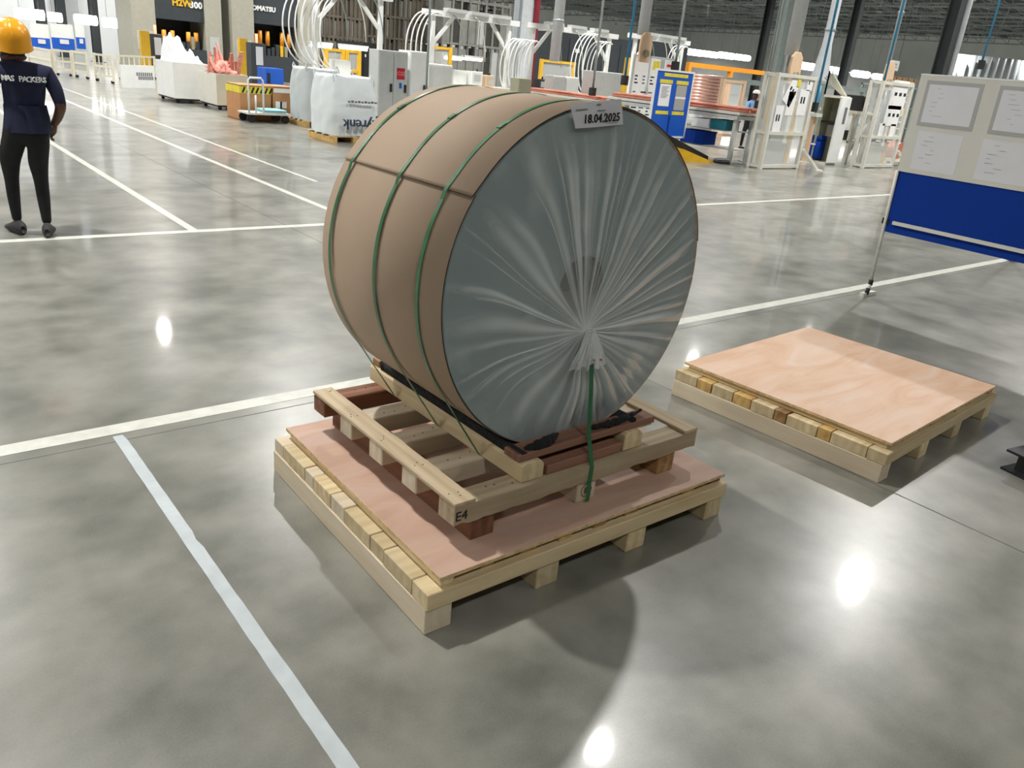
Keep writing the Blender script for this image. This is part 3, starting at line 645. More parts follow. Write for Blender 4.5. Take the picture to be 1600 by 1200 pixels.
for i in range(nu+1):
    for k in range(nv+1):
        u, v = i/nu, k/nv; ed = min(1, min(u, 1-u)*9, min(v, 1-v)*9)
        hh = (.10+.42*math.exp(-((u-.22)/.17)**2)+.16*math.exp(-((u-.55)/.2)**2)+.10*noise.noise(Vector((u*7, v*5, 3)))+.05*noise.noise(Vector((u*17, v*12, 1))))*ed-.12*(1-ed)
        vs.append((P.x+.05+(w_-.1)*u, P.y+.05+(d_-.1)*v, h_-.03+max(-.12, hh*1.15)))
n1 = len(vs); vs += [(x, y, h_-.25) for x, y, z in vs]; q_ = nv+1
fs = [(i*q_+k, (i+1)*q_+k, (i+1)*q_+k+1, i*q_+k+1) for i in range(nu) for k in range(nv)]; fs += [tuple(n1+z for z in reversed(f_)) for f_ in fs]
for i in range(nu): fs += [(i*q_, n1+i*q_, n1+(i+1)*q_, (i+1)*q_), ((i+1)*q_+nv, n1+(i+1)*q_+nv, n1+i*q_+nv, i*q_+nv)]
for k in range(nv): fs += [(k+1, n1+k+1, n1+k, k), (nu*q_+k, n1+nu*q_+k, n1+nu*q_+k+1, nu*q_+k+1)]
mb._add(vs, fs, 0, True); o = mb.build('foam_heap', 'foam_white'); tag(o, 'white foam scrap heaped up inside the large white bin', 'foam scrap')
P2 = F(340, 172.5); w2 = ALONG(P2, (1, 0, 0), 389); d2 = ALONG(P2, (0, 1, 0), 313); h2 = ZAT(P2, 115)
bin_('waste_bin', 'cream wheeled bin holding pink copper scrap beside the white bin', P2, w2, d2, h2, 'paint_cream', 'paint_offwhite')
rnd = random.Random(9); t = thing('scrap_heap', 'pink copper scrap sticking out of the cream bin', 'scrap', (P2.x+w2*.4, P2.y+d2*.5, h2-.12))
MB().blob((0, 0, .1), (w2*.36, d2*.34, .25), 4, .4, 3).build('scrap_pile', 'scrap_pink', t)
for k in range(16):
    x, y = rnd.uniform(-.4, .45), rnd.uniform(-.3, .3); a = Vector((rnd.uniform(-.5, .5), rnd.uniform(-.3, .3), 1)).normalized(); l = rnd.uniform(.3, .75)
    MB().bar((x, y, .1), Vector((x, y, .1))+a*l, rnd.uniform(.05, .14), .02).build('scrap_strip', 'scrap_pink' if k % 2 else 'copper_dull', t)
def carton(label, P, w, d, h, tape, z=0):
    t = thing('carton', label, 'box', (P[0], P[1], z))
    MB().box(0, w, 0, d, 0, h).build('box_body', 'cardboard_box', t, bevel=.01)
    for s_ in (0, 1): MB().box(-.004 if s_ == 0 else w*.5+.004, w*.5-.004 if s_ == 0 else w+.004, -.004, d+.004, h, h+.01).build('flap', 'cardboard_box', t)
    if tape == 'stripe':
        MB().box(-.005, w+.005, -.006, d+.006, h-.16, h-.02).build('warning_tape', 'tape_yellow', t); mb = MB()
        for k in range(7): mb.bar((.06+k*w/7, -.008, h-.15), (.12+k*w/7, -.008, h-.03), .04, .004, up=(0, 1, 0))
        mb.build('tape_stripes', 'ink', t)
    else:
        MB().box(.02, w-.02, -.005, 0, h-.12, h-.03).build('white_tape', 'paper_white', t); MB().box(.06, .32, -.005, 0, .28, .42).build('shipping_label', 'paper_white', t); MB().box(w-.4, w-.36, -.005, 0, .2, .42).build('hand_slot', 'kraft_edge', t)
    return t
Pa = F(373, 186.5); Pc = Vector((Pa.x+.02, Pa.y-.9, 0)); Pc = F(376, 187); wA = ALONG(Pc, (1, 0, 0), 426); hA = ZAT(Pc, 133)
carton('brown carton with yellow and black warning tape behind the trolley frame', Pc, wA-.02, .8, hA, 'stripe')
Pd = Vector((Pc.x+wA+.02, Pc.y, 0)); wB = ALONG(Pd, (1, 0, 0), 464)
carton('brown carton with white tape and label, right of the warning-taped carton', Pd, wB, .8, ZAT(Pd, 135.5), 'white')
Pt = F(389, 192); t = thing('platform_trolley', 'low platform trolley with white tube handle in front of the cartons', 'trolley', (Pt.x, Pt.y, 0), R(0))
wT = ALONG(Pt, (1, 0, 0), 455); hT = ZAT(Pt, 121); dT = .62; xh = ALONG(Pt, (1, 0, 0), 413)
MB().box(0, wT, 0, dT, .17, .21).build('deck', 'paint_offwhite', t); MB().tube([(.02, .02, .2), (.02, .02, hT-.05), (.06, .02, hT), (xh-.04, .02, hT), (xh, .02, hT-.05), (xh, .02, .2)], .022, 8).build('handle', 'paint_white', t)
MB().tube([(xh*.5, .02, .2), (xh*.5, .02, hT-.35)], .018, 8).build('upright', 'paint_white', t)
for x in (.08, wT-.1):
    for y in (.08, dT-.08): MB().cyl((x, y-.025, .085), (x, y+.025, .085), .085, 12).build('wheel', 'rubber', t)
t = thing('film_stack', 'flat cyan sheet bundle lying on the platform trolley', 'sheets', (Pt.x+xh+.03, Pt.y+.05, .211)); MB().box(0, wT-xh-.1, 0, .5, 0, .07).build('bundle', 'film_cyan', t, bevel=.015); MB().box(.0, wT-xh-.1, -.004, .504, .03, .04).build('band', 'ink', t)

def fibc(label, P, w, d, h, mf, ms, txt):
    t = thing('bulk_bag', label, 'bag', (P[0], P[1], 0))
    for k in range(4): MB().box(0+.0, w, .02+k*(d-.14)/3, .12+k*(d-.14)/3, .1, .13).build('pallet_slat', 'pine', t)
    for k in range(3): MB().box(.02+k*(w-.14)/2, .12+k*(w-.14)/2, 0, d, 0, .1).build('pallet_block', 'pine_yellow', t)
    mb = MB(); nu, nv = 56, 26; vs = []
    for i in range(nv+1):
        z = i/nv
        for jx in range(nu):
            a = 2*math.pi*jx/nu; c, s_ = math.cos(a), math.sin(a); e = 5.0; rr = (abs(c)**e+abs(s_)**e)**(-1/e)
            bul = 1+.05*math.sin(math.pi*z)-.12*z**4; nn_ = .05*noise.noise(Vector((c*3, s_*3, z*4+w)))+.02*noise.noise(Vector((c*9, s_*9, z*9)))
            vs.append((w/2+(w/2*rr*c)*(bul+nn_)*.97, d/2+(d/2*rr*s_)*(bul+nn_)*.97, .13+(h-.13)*z*(1+.04*noise.noise(Vector((c*2, s_*2, 5)))*z)))
    vs.append((w/2, d/2, h-.06)); fs = [(i*nu+q, i*nu+(q+1) % nu, (i+1)*nu+(q+1) % nu, (i+1)*nu+q) for i in range(nv) for q in range(nu)]+[(nv*nu+q, nv*nu+(q+1) % nu, len(vs)-1) for q in range(nu)]
    mb._add(vs, fs, 0, True); mb.build('sack', mf, t)
    for x, y in ((.12, .12), (w-.12, .12), (.12, d-.12), (w-.12, d-.12)):
        MB().tube([(x, y, h-.15), (x-.03, y, h+.02), (x, y+.03, h+.08), (x+.05, y, h-.02), (x+.05, y, h-.15)], .014, 6).build('lifting_loop', mf, t)
    if txt:
        text(t, 'Styrenk', .27, (w*.60, -.085, h*.30), (R(90), R(180), 0), 'print_blue', ext=.02)
        mb = MB()
        for q in range(9): mb.box(w*.3+q*.07, w*.3+q*.07+.045, -.075, -.055, h*.62, h*.62+.03+.01*(q % 2))
        mb.build('small_print', 'ink_soft', t, kind='stuff')
    return t
Pg = F(518, 223); wg = ALONG(Pg, (1, 0, 0), 592); dg_ = ALONG(Pg, (0, 1, 0), 480)
fibc('big white bulk bag with blue lettering standing on a wooden pallet', Pg, wg, dg_, ZAT(Pg, 118), 'bag_white', 'bag_grey', True)
Ph = F(474, 200)+Vector((.15, .25, 0)); wh = 1.0; fibc('pale grey bulk bag partly hidden behind the big white bag', Ph, .95, .9, ZAT(Ph, 106), 'bag_grey', 'bag_grey', False)
# ------------------------------------------------------------------ work row: gantries with arched cable guides
YG = 22.0
def gx(px, y=40): return PY(px, y, YG).x
def gantry(label, px0, px1, pyb, arcs, bench=True):
    x0, x1 = gx(px0), gx(px1); zb = ZAT((x0, YG), pyb); t = thing('gantry', label, 'gantry', (x0, YG, 0)); W = x1-x0
    for x in (0, W): MB().box(x-.06, x+.06, -.06, .06, 0, zb).build('post', 'paint_white', t)
    MB().box(-.35, W+.35, -.10, .10, zb, zb+.16).build('beam', 'paint_white', t)
    for x, s_ in ((0, 1), (W, -1)): MB().bar((x+s_*.05, 0, zb-.75), (x+s_*.75, 0, zb+.02), .10, .08, up=(0, 1, 0)).build('brace', 'paint_white', t)
    for k in range(3): MB().box(W*(.15+.3*k), W*(.15+.3*k)+.7, -.14, .14, zb+.16, zb+.26).build('cable_tray', 'paint_grey', t)
    for i, (pxa, ztop, zbot, bul) in enumerate(arcs):
        xa = gx(pxa)-x0
        for k in range(4):
            dx = k*.11; pts = []
            for q in range(19):
                a = R(70+190*q/18); pts.append((xa+bul+dx+bul*(1-.06*k)*math.cos(a), -.25-.05*k+.12*(q/18), (ztop+zbot)/2+(ztop-zbot)/2*math.sin(a)))
            MB().tube(pts, .022, 7).build('arched_tube', 'paint_white', t)
    for k in range(3):     # drooping hoses from the beam
        xx = W*(.22+.28*k); pts = [(xx+.5*math.sin(q/8*1.5), -.12, zb+.1-1.25*(q/8)**1.6) for q in range(9)]
        MB().tube(pts, .014, 6).build('hose', 'paint_offwhite' if k % 2 else 'steel_green', t)
    if bench:
        MB().box(-.2, W+.3, -.5, .7, .86, .92).build('worktop', 'paint_offwhite', t)
        for x in (-.1, W+.2):
            for y in (-.42, .62): MB().box(x-.03, x+.03, y-.03, y+.03, 0, .86).build('table_leg', 'paint_grey', t)
        rnd = random.Random(int(px0))
        MB().box(W*.3, W*.3+.5, 0, .4, .92, 1.35).build('control_box', 'paint_white', t)
    return t
gantry('white gantry over a workbench, left of the grey switch cabinet', 492, 594, -14, [(437, 3.15, 1.15, .72), (468, 3.0, 1.1, .62)])
gantry('white gantry with arched tubes at both ends, behind the top of the roll', 676, 796, 24, [(630, 2.9, .95, .6), (781, 2.45, .8, .5), (799, 2.45, .8, .45)])
gantry('white gantry behind the date tag, with hoses and grey boxes below', 834, 955, 44, [(893, 2.9, .9, .62), (913, 2.7, .85, .6)])
gantry('white gantry farthest along the row, behind the blue notice board', 996, 1071, 60, [(1045, 2.9, 1.6, .4)])

def bench_item(name, label, px, py0, py1, Y, w, m, cat):
    p = PY(px, py0, Y); t = thing(name, label, cat, (p.x, Y, .921)); h = max(.12, ZAT(p, py1)-.921)
    MB().box(-w/2, w/2, 0, .3, 0, h).build('casing', m, t, bevel=.01); MB().box(-w*.3, w*.3, -.01, 0, h*.3, h*.8).build('face_plate', 'paint_grey' if m != 'paint_grey' else 'paint_black', t); MB().cyl((w*.2, .15, h), (w*.2, .15, h+.08), .03, 8).build('knob', 'paint_black', t)
bench_item('bench_unit', 'small black unit on the bench under the second gantry', 698, 135, 116, 21.75, .3, 'paint_black', 'machine')
bench_item('bench_unit', 'small white unit with knob on the bench under the second gantry', 745, 135, 112, 21.8, .42, 'paint_white', 'machine')
bench_item('bench_unit', 'small tan unit on the bench right under the second gantry', 765, 137, 118, 21.75, .3, 'beige_plastic', 'machine')
bench_item('bench_unit', 'small dark unit on the bench under the third gantry', 848, 138, 124, 21.75, .35, 'press_dark', 'machine')
def cabinet(name, label, px0, px1, pyt, Y, d, m, handles=0, badge=None, cat='cabinet'):
    P = PY(px0, 120, Y); Q = P.copy(); P.z = 0; w = ALONG(Q, (1, 0, 0), px1); h = ZAT(P, pyt); t = thing(name, label, cat, P)
    MB().box(0, w, 0, d, .1, h).build('body', m, t, bevel=.01); MB().box(.03, w-.03, .03, d-.03, 0, .1).build('plinth', 'paint_black', t)
    nd = 2 if handles else 1
    for k in range(nd):
        dr = MB().box(.02+k*w/nd, w/nd-.01+k*w/nd, -.02, 0, .14, h-.04).build('door', m, t)
        MB().box(w*(k+.78)/nd, w*(k+.78)/nd+.05, -.06, -.02, h*.42, h*.42+.2).build('handle', 'paint_black', dr)
    if badge:
        bd = MB().box(w*.62, w*.9, -.03, -.02, h-.68, h-.4).build('badge', 'badge_red', t, bevel=.004); text(bd, badge, .14, (w*.76, -.032, h-.54), FACE_S, 'scrap_pink', ext=.002)
        MB().box(w*.72, w*.8, -.03, -.02, h-.9, h-.76).build('sticker', 'paint_blue', t)
    return t
cabinet('switch_cabinet', 'grey double door switch cabinet with red badge behind the roll', 591, 636, 77, 19.0, .5, 'paint_grey', 1, 'GSE')
cabinet('white_cabinet', 'tall white cabinet right beside the grey switch cabinet', 640, 667, 79, 19.1, .6, 'paint_white')
cabinet('white_cabinet', 'lower rounded white machine housing beyond the tall white cabinet', 668, 706, 99, 19.6, .7, 'paint_white')
cabinet('grey_box', 'small dark grey box with yellow rim just above the roll', 812, 831, 122, 18.5, .4, 'machine_olive')
cabinet('grey_box', 'small grey box left of the white box behind the date tag', 864, 884, 118, 20.6, .4, 'paint_grey')
cabinet('white_box', 'small white box right of the small grey box behind the date tag', 886, 905, 120, 20.6, .4, 'paint_white')
cabinet('grey_cabinet', 'broad pale grey cabinet between date tag and white notice board', 931, 976, 111, 18.6, .6, 'paint_grey')

def copper_bench(label, blabel, x0, x1, y0, y1, h, boxes=False):
    t = thing('work_table', label, 'table', (x0, y0, 0)); W, L = x1-x0, y1-y0
    MB().box(0, W, 0, L, h-.06, h).build('tabletop', 'paint_offwhite', t)
    MB().box(-.01, W+.01, -.01, L, h-.16, h-.08).build('apron', 'paint_grey', t)
    n = max(2, int(L/1.6)+1)
    for i in range(n):
        for x in (.05, W-.12): MB().box(x, x+.09, .03+i*(L-.16)/(n-1), .12+i*(L-.16)/(n-1), 0, h-.06).build('leg', 'paint_grey', t)
    MB().box(.08, W-.08, .1, L-.1, .28, .31).build('shelf', 'paint_grey', t); MB().box(.08, W-.08, .1, L-.1, .68, .70).build('shelf', 'paint_grey', t)
    b = thing('copper_tubes', blabel, 'tubes', (x0, y0, h)); rnd = random.Random(3)
    for k in range(16):
        x = .12+(k % 8)*.075; z = .03+(k//8)*.055
        MB().tube([(x, -.12-rnd.random()*.1, z), (x, .1, z), (x+rnd.uniform(-.02, .02), L*.5, z+rnd.uniform(0, .02)), (x, L-.1, z)], .026, 7).build('tube', 'copper_dull', b)
    return t
h1 = ZAT((16.0, 11.2), 174)
copper_bench('long grey table with shelves carrying copper tubes beside the yellow post', 'bundle of long copper tubes on the grey table by the yellow post', 15.8, 16.6, 11.4, 15.6, h1-.05)
copper_bench('long white table with copper tubes, behind the date tag', 'bundle of copper tubes on the white table behind the date tag', 17.35, 18.05, 17.2, 21.2, .92)
def tote(label, x, y, z, w, d, h, m):
    t = thing('tote_box', label, 'box', (x, y, z)); 
    for a in ((0, w, 0, .02), (0, w, d-.02, d), (0, .02, .02, d-.02), (w-.02, w, .02, d-.02)): MB().box(a[0], a[1], a[2], a[3], .02, h).build('side', m, t)
    MB().box(0, w, 0, d, 0, .02).build('base', m, t); MB().box(-.015, w+.015, -.015, .0, h-.03, h).build('rim', m, t)
tote('teal tote box at the near end of the grey copper table shelf', 15.85, 11.7, .70, .5, .45, h1-.95, 'teal')
tote('navy tote box in the middle of the grey copper table low shelf', 15.85, 12.3, .31, .5, .7, .3, 'panel_blue')
tote('pale grey tote box at the far end of the grey copper table shelf', 15.8, 13.4, .31, .6, .8, .36, 'paint_grey')
tote('white tote box on the upper shelf of the grey copper table', 15.85, 12.2, .70, .5, .5, .2, 'paint_white')
# yellow ramp and black wedge beside the table
P = F(1066, 252); P1 = F(1117, 255.5)
t = thing('floor_ramp', 'yellow and black wedge ramp on the floor beneath the blue notice board', 'ramp', P, math.atan2(P1.y-P.y, P1.x-P.x)); L = (P1-P).length
mb = MB(); mb._add([(0, 0, 0), (L, 0, 0), (L, .5, 0), (0, .5, 0), (0, 0, .26), (L*.98, 0, .02), (L*.98, .5, .02), (0, .5, .26)], [(3,2,1,0),(4,5,6,7),(0,1,5,4),(1,2,6,5),(2,3,7,6),(3,0,4,7)]); mb.build('yellow_wedge', 'paint_yellow', t)
mb = MB(); mb._add([(-.3, .52, 0), (L*1.1, .52, 0), (L*1.1, 1.0, 0), (-.3, 1.0, 0), (-.3, .52, .55), (L*1.1, .52, .10), (L*1.1, 1.0, .10), (-.3, 1.0, .55)], [(3,2,1,0),(4,5,6,7),(0,1,5,4),(1,2,6,5),(2,3,7,6),(3,0,4,7)]); mb.build('black_wedge', 'paint_black', t)
p = F(1127, 255); t = thing('round_base', 'round black stand base on the floor right of the yellow ramp', 'stand', p); MB().lathe([(0, 0), (.2, 0), (.2, .05), (.17, .08), (.03, .09), (0, .09)], 20).build('foot', 'paint_black', t); MB().lathe([(.15, .085), (.165, .085), (.165, .10), (.15, .10)], 20).build('ring', 'galv', t)

# notice boards
def notice(name, label, Pr, w, z0, z1, m_frame, m_panel):
    t = thing(name, label, 'board', (Pr.x-w, Pr.y, 0))
    MB().box(.03, w-.03, 0, .03, z0+.03, z1-.03).build('panel', m_panel, t)
    for a in ((0, w, z1-.04, z1), (0, w, z0, z0+.04), (0, .04, z0+.04, z1-.04), (w-.04, w, z0+.04, z1-.04)): MB().box(a[0], a[1], -.015, .035, a[2], a[3]).build('frame_bar', m_frame, t)
    for x in (.15, w-.15):
        MB().box(x-.02, x+.02, .0, .03, 0, z0).build('leg', m_frame, t); MB().box(x-.03, x+.03, -.25, .28, 0, .03).build('foot', m_frame, t)
    return t
Pb = F(1064, 243); wb = -ALONG(Pb, (1, 0, 0), 1006); zb1 = ZAT(Pb, 113); zb0 = ZAT(Pb, 216)
t = notice('notice_board', 'blue notice board with yellow strips and taped sheets, white frame', Pb, wb, zb0, zb1, 'paint_white', 'paint_blue'); H_ = zb1-zb0
def sh(t, name, x0, x1, z0, z1, m, y=-.006): return MB().box(x0, x1, y, y+.006, z0, z1).build(name, m, t)
sh(t, 'yellow_strip', wb*.22, wb*.84, zb1-H_*.10, zb1-H_*.05, 'tape_yellow')
for k, (a, b) in enumerate(((.13, .46), (.56, .88))):
    sh(t, 'yellow_strip', wb*a, wb*b, zb1-H_*.20, zb1-H_*.145, 'tape_yellow'); sh(t, 'yellow_strip', wb*a, wb*b, zb1-H_*.65, zb1-H_*.60, 'tape_yellow')
    pp = sh(t, 'sheet', wb*a+.03, wb*b-.03, zb1-H_*(.53+.05*k), zb1-H_*.21, 'paper_white' if k == 0 else 'frame_grey')
    mb = MB()
    for q in range(9): mb.box(wb*a+.09, wb*b-.09-.04*(q % 3), -.0095, -.0088, zb1-H_*.25-q*H_*.02, zb1-H_*.243-q*H_*.02)
    if k == 0: mb.build('fine_print', 'ink_soft', pp)
    else: sh(t, 'white_band', wb*a+.03, wb*b-.03, zb1-H_*.41, zb1-H_*.38, 'paper_white', -.010)
sh(t, 'side_strip', wb*.495, wb*.53, zb0+.05, zb1-H_*.66, 'panel_blue')
Pw = PY(1047, 140, 16.3); Qw = Pw.copy(); Pw.z = 0; ww = -ALONG(Qw, (1, 0, 0), 985); zw1 = ZAT(Pw, 92); zw0 = ZAT(Pw, 200)
t = notice('notice_board', 'white notice board covered in printed sheets behind the blue one', Pw, ww, zw0, zw1, 'paint_grey', 'paint_white')
sh(t, 'yellow_note', ww*.48, ww*.64, zw1-.35, zw1-.12, 'tape_yellow'); sh(t, 'grey_note', ww*.66, ww*.76, zw1-.3, zw1-.06, 'frame_grey'); r_ = sh(t, 'red_notice', ww*.8, ww*.96, zw1-.32, zw1-.08, 'paper'); MB().box(ww*.82, ww*.94, -.009, -.007, zw1-.24, zw1-.17).build('red_band', 'badge_red', r_)
rnd = random.Random(4)
for c in range(4):
    for r_ in range(4):
        x = .08+c*ww*.19; z = zw1-.45-r_*.42; q = sh(t, 'sheet', x, x+ww*.17, z-.36, z, 'paper_white')
        mb = MB()
        for k in range(3): mb.box(x+.04, x+.04+rnd.uniform(.08, ww*.15-.02), -.0085, -.0072, z-.1-k*.09-.02, z-.1-k*.09+.02)
        mb.build('print', 'ink_soft' if (c+r_) % 2 else 'ink', q)
Py = PY(976, 130, 16.9); t = thing('yellow_post', 'yellow post at the left edge of the white notice board', 'post', (Py.x, Py.y, 0)); MB().box(-.06, .06, -.06, .06, .012, ZAT(Py, 90)).build('shaft', 'paint_yellow', t); MB().box(-.12, .12, -.12, .12, 0, .012).build('base_plate', 'paint_yellow', t)

# ------------------------------------------------------------------ guarded machines on the right
def guard(label, P, w, d, h, sheets, inner, brackets=True):
    t = thing('machine_guard', label, 'machine guard', (P.x, P.y, 0)); mf = 'paint_offwhite'
    for x in (0, w):
        for y in (0, d): MB().box(x-.04, x+.04, y-.04, y+.04, 0, h).build('post', mf, t)
    for z in (.06, .78, h-.04):
        for y in (0, d): MB().box(.04, w-.04, y-.035, y+.035, z-.035, z+.035).build('rail', mf, t)
        for x in (0, w): MB().box(x-.03, x+.03, .04, d-.04, z-.03, z+.03).build('rail', mf, t)
    for z0, z1 in ((.1, .74), (.82, h-.08)):
        MB().box(.04, w-.04, -.004, .004, z0, z1).build('clear_panel', 'polycarbonate', t); MB().box(-.004, .004, .04, d-.04, z0, z1).build('clear_panel', 'polycarbonate', t)
    for (a, b, c, e, rot, marks) in sheets:
        q = MB().box(-a/2, a/2, -.003, .003, -b/2, b/2).build('sheet', 'paper_white', t, (c*w, -.012, e*h), (0, rot, 0))
        mb = MB()
        for k in range(marks): mb.box(-a*.3+k*a*.3, -a*.3+k*a*.3+a*.16, -.006, -.003, -.02, .12 if marks == 2 else .06)
        if marks: mb.build('print', 'ink', q)
    MB().box(w*.72, w*.82, d*.35, d*.45, .1, h*.72).build('inner_column', 'paint_yellow', t)
    MB().box(w*.18, w*.7, d*.35, d*.8, .1, .55).build('inner_body', inner, t); MB().box(w*.25, w*.6, d*.4, d*.75, .55, 1.15).build('inner_head', 'paint_grey', t); MB().cyl((w*.42, d*.5, 1.15), (w*.42, d*.5, h-.2), .06, 12).build('spindle', 'galv', t)
    if brackets:
        MB().bar((w+.08, -.05, .45), (w+.40, -.35, .02), .05).build('bracket', mf, t); MB().bar((w+.08, .0, .45), (w+.25, -.40, .02), .05).build('bracket', mf, t); MB().box(w+.18, w+.46, -.44, -.30, 0, .03).build('bracket_foot', mf, t)
    return t
Pg1 = F(1187, 264); wg1 = ALONG(Pg1, (1, 0, 0), 1243); hg1 = ZAT(Pg1, 113)
guard('beige framed machine guard with clear doors and a slanted sheet beside yellow post', Pg1, wg1, .3, hg1, [(.34, .62, .42, .83, R(28), 3), (.36, .55, .78, .72, 0, 2), (.30, .50, .46, .70, 0, 1), (.22, .30, .88, .92, 0, 1), (.30, .62, .20, .52, 0, 2)], 'paint_grey')
MB().box(0, .12, -.008, -.002, -.1, .1).build('yellow_note', 'tape_yellow', [o for o in bpy.data.objects if o.name.startswith('machine_guard')][0], (wg1*.52, -.018, hg1*.93))
p = F(1184, 256); t = thing('yellow_post', 'yellow guard post left of the clear machine guard', 'post', p); MB().box(-.05, .05, -.05, .05, .012, ZAT(p, 116)).build('shaft', 'paint_yellow', t); MB().box(-.1, .1, -.1, .1, 0, .012).build('base_plate', 'paint_black', t)
p = PY(1186, 171, 11.6); t = thing('monitor', 'black screen on a thin post left of the yellow guard post', 'monitor', (p.x, p.y, 0)); zc = p.z
MB().box(-.19, .19, -.03, .03, zc-.2, zc+.2).build('screen', 'paint_black', t, bevel=.006); MB().cyl((0, .06, 0), (0, .06, zc), .025, 8).build('post', 'paint_grey', t); MB().box(-.15, .15, -.1, .2, 0, .02).build('base', 'paint_grey', t)
# open cabinet machine with white side
Pm = F(1291, 258); wp = ALONG(Pm, (1, 0, 0), 1306); dl = ALONG(Pm, (0, 1, 0), 1264); hm_ = ZAT(Pm, 154); t = thing('open_machine', 'open olive machine housing with tall white front panel between the two guards', 'machine', (Pm.x, Pm.y, 0))
MB().box(wp-.04, wp, .04, dl, .06, hm_).build('back_panel', 'machine_olive', t); MB().box(0, wp-.04, dl-.04, dl, .06, hm_).build('side_panel', 'machine_olive', t); MB().box(0, wp, .04, dl, hm_, hm_+.06).build('top', 'paint_cream', t); MB().box(0, wp, .04, dl, 0, .06).build('base', 'paint_offwhite', t)
MB().box(.05, wp-.04, .04, dl-.04, 1.02, 1.06).build('shelf', 'paint_black', t); MB().box(wp*.45, wp-.04, .2, dl-.3, 1.06, 1.36).build('inner_unit', 'machine_olive', t); MB().box(wp-.055, wp-.045, dl*.45, dl*.45+.32, .68, .96).build('warning_sign', 'paper_white', t)
sp_ = MB().box(0, wp, -.02, .04, .05, hm_+.04).build('white_panel', 'paint_white', t, bevel=.01); MB().box(wp*.5, wp*.75, -.026, -.02, hm_-.6, hm_-.2).build('print', 'ink_soft', sp_)
for k in range(5): MB().bar((.1+.03*k, .5+.06*k, hm_+.62-.04*k), (wp-.06+.01*k, .12+.03*k, hm_+.06), .035).build('linkage', 'paint_offwhite', t)
for q in (.05, dl-.2): MB().bar((.1, .55, hm_+.05), (.1, .55, hm_+.62), .03).build('linkage_post', 'paint_offwhite', t)
t = thing('vacuum_unit', 'navy blue vacuum unit standing inside the open olive machine', 'machine', (Pm.x+wp*.42, Pm.y+.5, .062))
MB().lathe([(0, .05), (.17, .05), (.19, .1), (.19, .42), (.17, .5), (0, .52)], 24).build('drum', 'panel_blue', t); MB().box(-.16, .16, -.16, .16, .5, .62).build('head', 'panel_blue', t, bevel=.03); MB().box(-.2, -.185, -.06, .06, .38, .42).build('white_mark', 'paint_white', t)
for x in (-.12, .12): MB().cyl((x, -.02, .05), (x, .02, .05), .05, 8).build('wheel', 'rubber', t)
# column stand with wide foot between guard and machine
p = F(1256, 253.5); t = thing('pneumatic_stand', 'pinkish column stand with cap and air hose right of the clear guard', 'stand', p); zt_ = ZAT(p, 182)
MB().box(-.05, .05, -.05, .05, .02, zt_).build('column', 'beige_plastic', t); MB().box(-.14, .14, -.14, .14, zt_, zt_+.08).build('cap', 'paint_offwhite', t); MB().box(-.12, .12, -.12, .12, 0, .02).build('base', 'paint_offwhite', t)
MB().tube([(.02, 0, zt_+.08), (.05, 0, zt_+.4), (.02, .02, zt_+.75)], .025, 8).build('air_hose', 'pipe_blue', t)
# table between
Pq = F(1318, 257); t = thing('machine_table', 'cream machine table with black motor right of the white side panel', 'table', (Pq.x, Pq.y, 0)); wq = ALONG(Pq, (1, 0, 0), 1340); zq = ZAT(Pq, 178)
for x in (0, wq):
    for y in (0, .9): MB().box(x-.05, x+.05, y-.05, y+.05, 0, zq).build('leg', 'paint_offwhite', t)
MB().box(-.1, wq+.1, -.1, 1, zq, zq+.06).build('tabletop', 'paint_cream', t); MB().bar((0, 0, .15), (wq, 0, zq-.2), .05).build('brace', 'paint_offwhite', t); MB().box(-.05, wq+.05, .0, .9, .55, .6).build('shelf', 'paint_cream', t); MB().box(.05, wq*.5, .2, .7, .6, .85).build('drive_box', 'paint_black', t)
mo = MB(); mo.box(.15, .5, -.05, .5, zq+.07, zq+.45); mo.build('motor', 'paint_black', t, bevel=.02); MB().cyl((.33, -.09, zq+.27), (.33, -.05, zq+.27), .13, 18).build('motor_flange', 'press_dark', t); MB().cyl((.33, -.13, zq+.27), (.33, -.09, zq+.27), .04, 10).build('shaft', 'galv', t)
Pg2 = F(1347, 262.5); wg2 = ALONG(Pg2, (1, 0, 0), 1392); hg2 = ZAT(Pg2, 126)
guard('beige framed machine guard with many printed sheets, left of display board', Pg2, wg2, .3, hg2, [(.8, .7, .6, .86, 0, 3), (.75, .5, .55, .62, 0, 3), (.26, .45, .3, .42, 0, 0), (.26, .45, .68, .42, 0, 0)], 'paint_offwhite')
# green instrument rack and red reel beyond it
Pk = PY(1412, 150, 12.6); Pk.z = 0; t = thing('instrument_rack', 'pale green instrument rack partly hidden by the display board', 'rack', Pk); hk = ZAT(Pk, 128)
MB().box(0, .5, 0, .5, 0, hk).build('housing', 'paint_offwhite', t, bevel=.01)
for k, m_ in enumerate(('green_panel', 'green_panel', 'paint_black', 'tape_yellow', 'green_panel', 'paint_black', 'paint_black')): MB().box(.08, .42, -.015, 0, hk-.35-k*.2, hk-.2-k*.2).build('module', m_, t)
p = F(1400, 260); t = thing('reel_cart', 'small cart with red-brown reel at the foot of the instrument rack', 'cart', p); MB().box(-.2, .45, 0, .5, .12, .2).build('deck', 'paint_cream', t); MB().cyl((.1, .05, .42), (.1, .45, .42), .22, 18).build('reel', 'copper_dull', t)
for x in (-.12, .37): MB().cyl((x, .05, .06), (x, .1, .06), .06, 10).build('wheel', 'rubber', t); MB().cyl((x, .4, .06), (x, .45, .06), .06, 10).build('wheel', 'rubber', t)
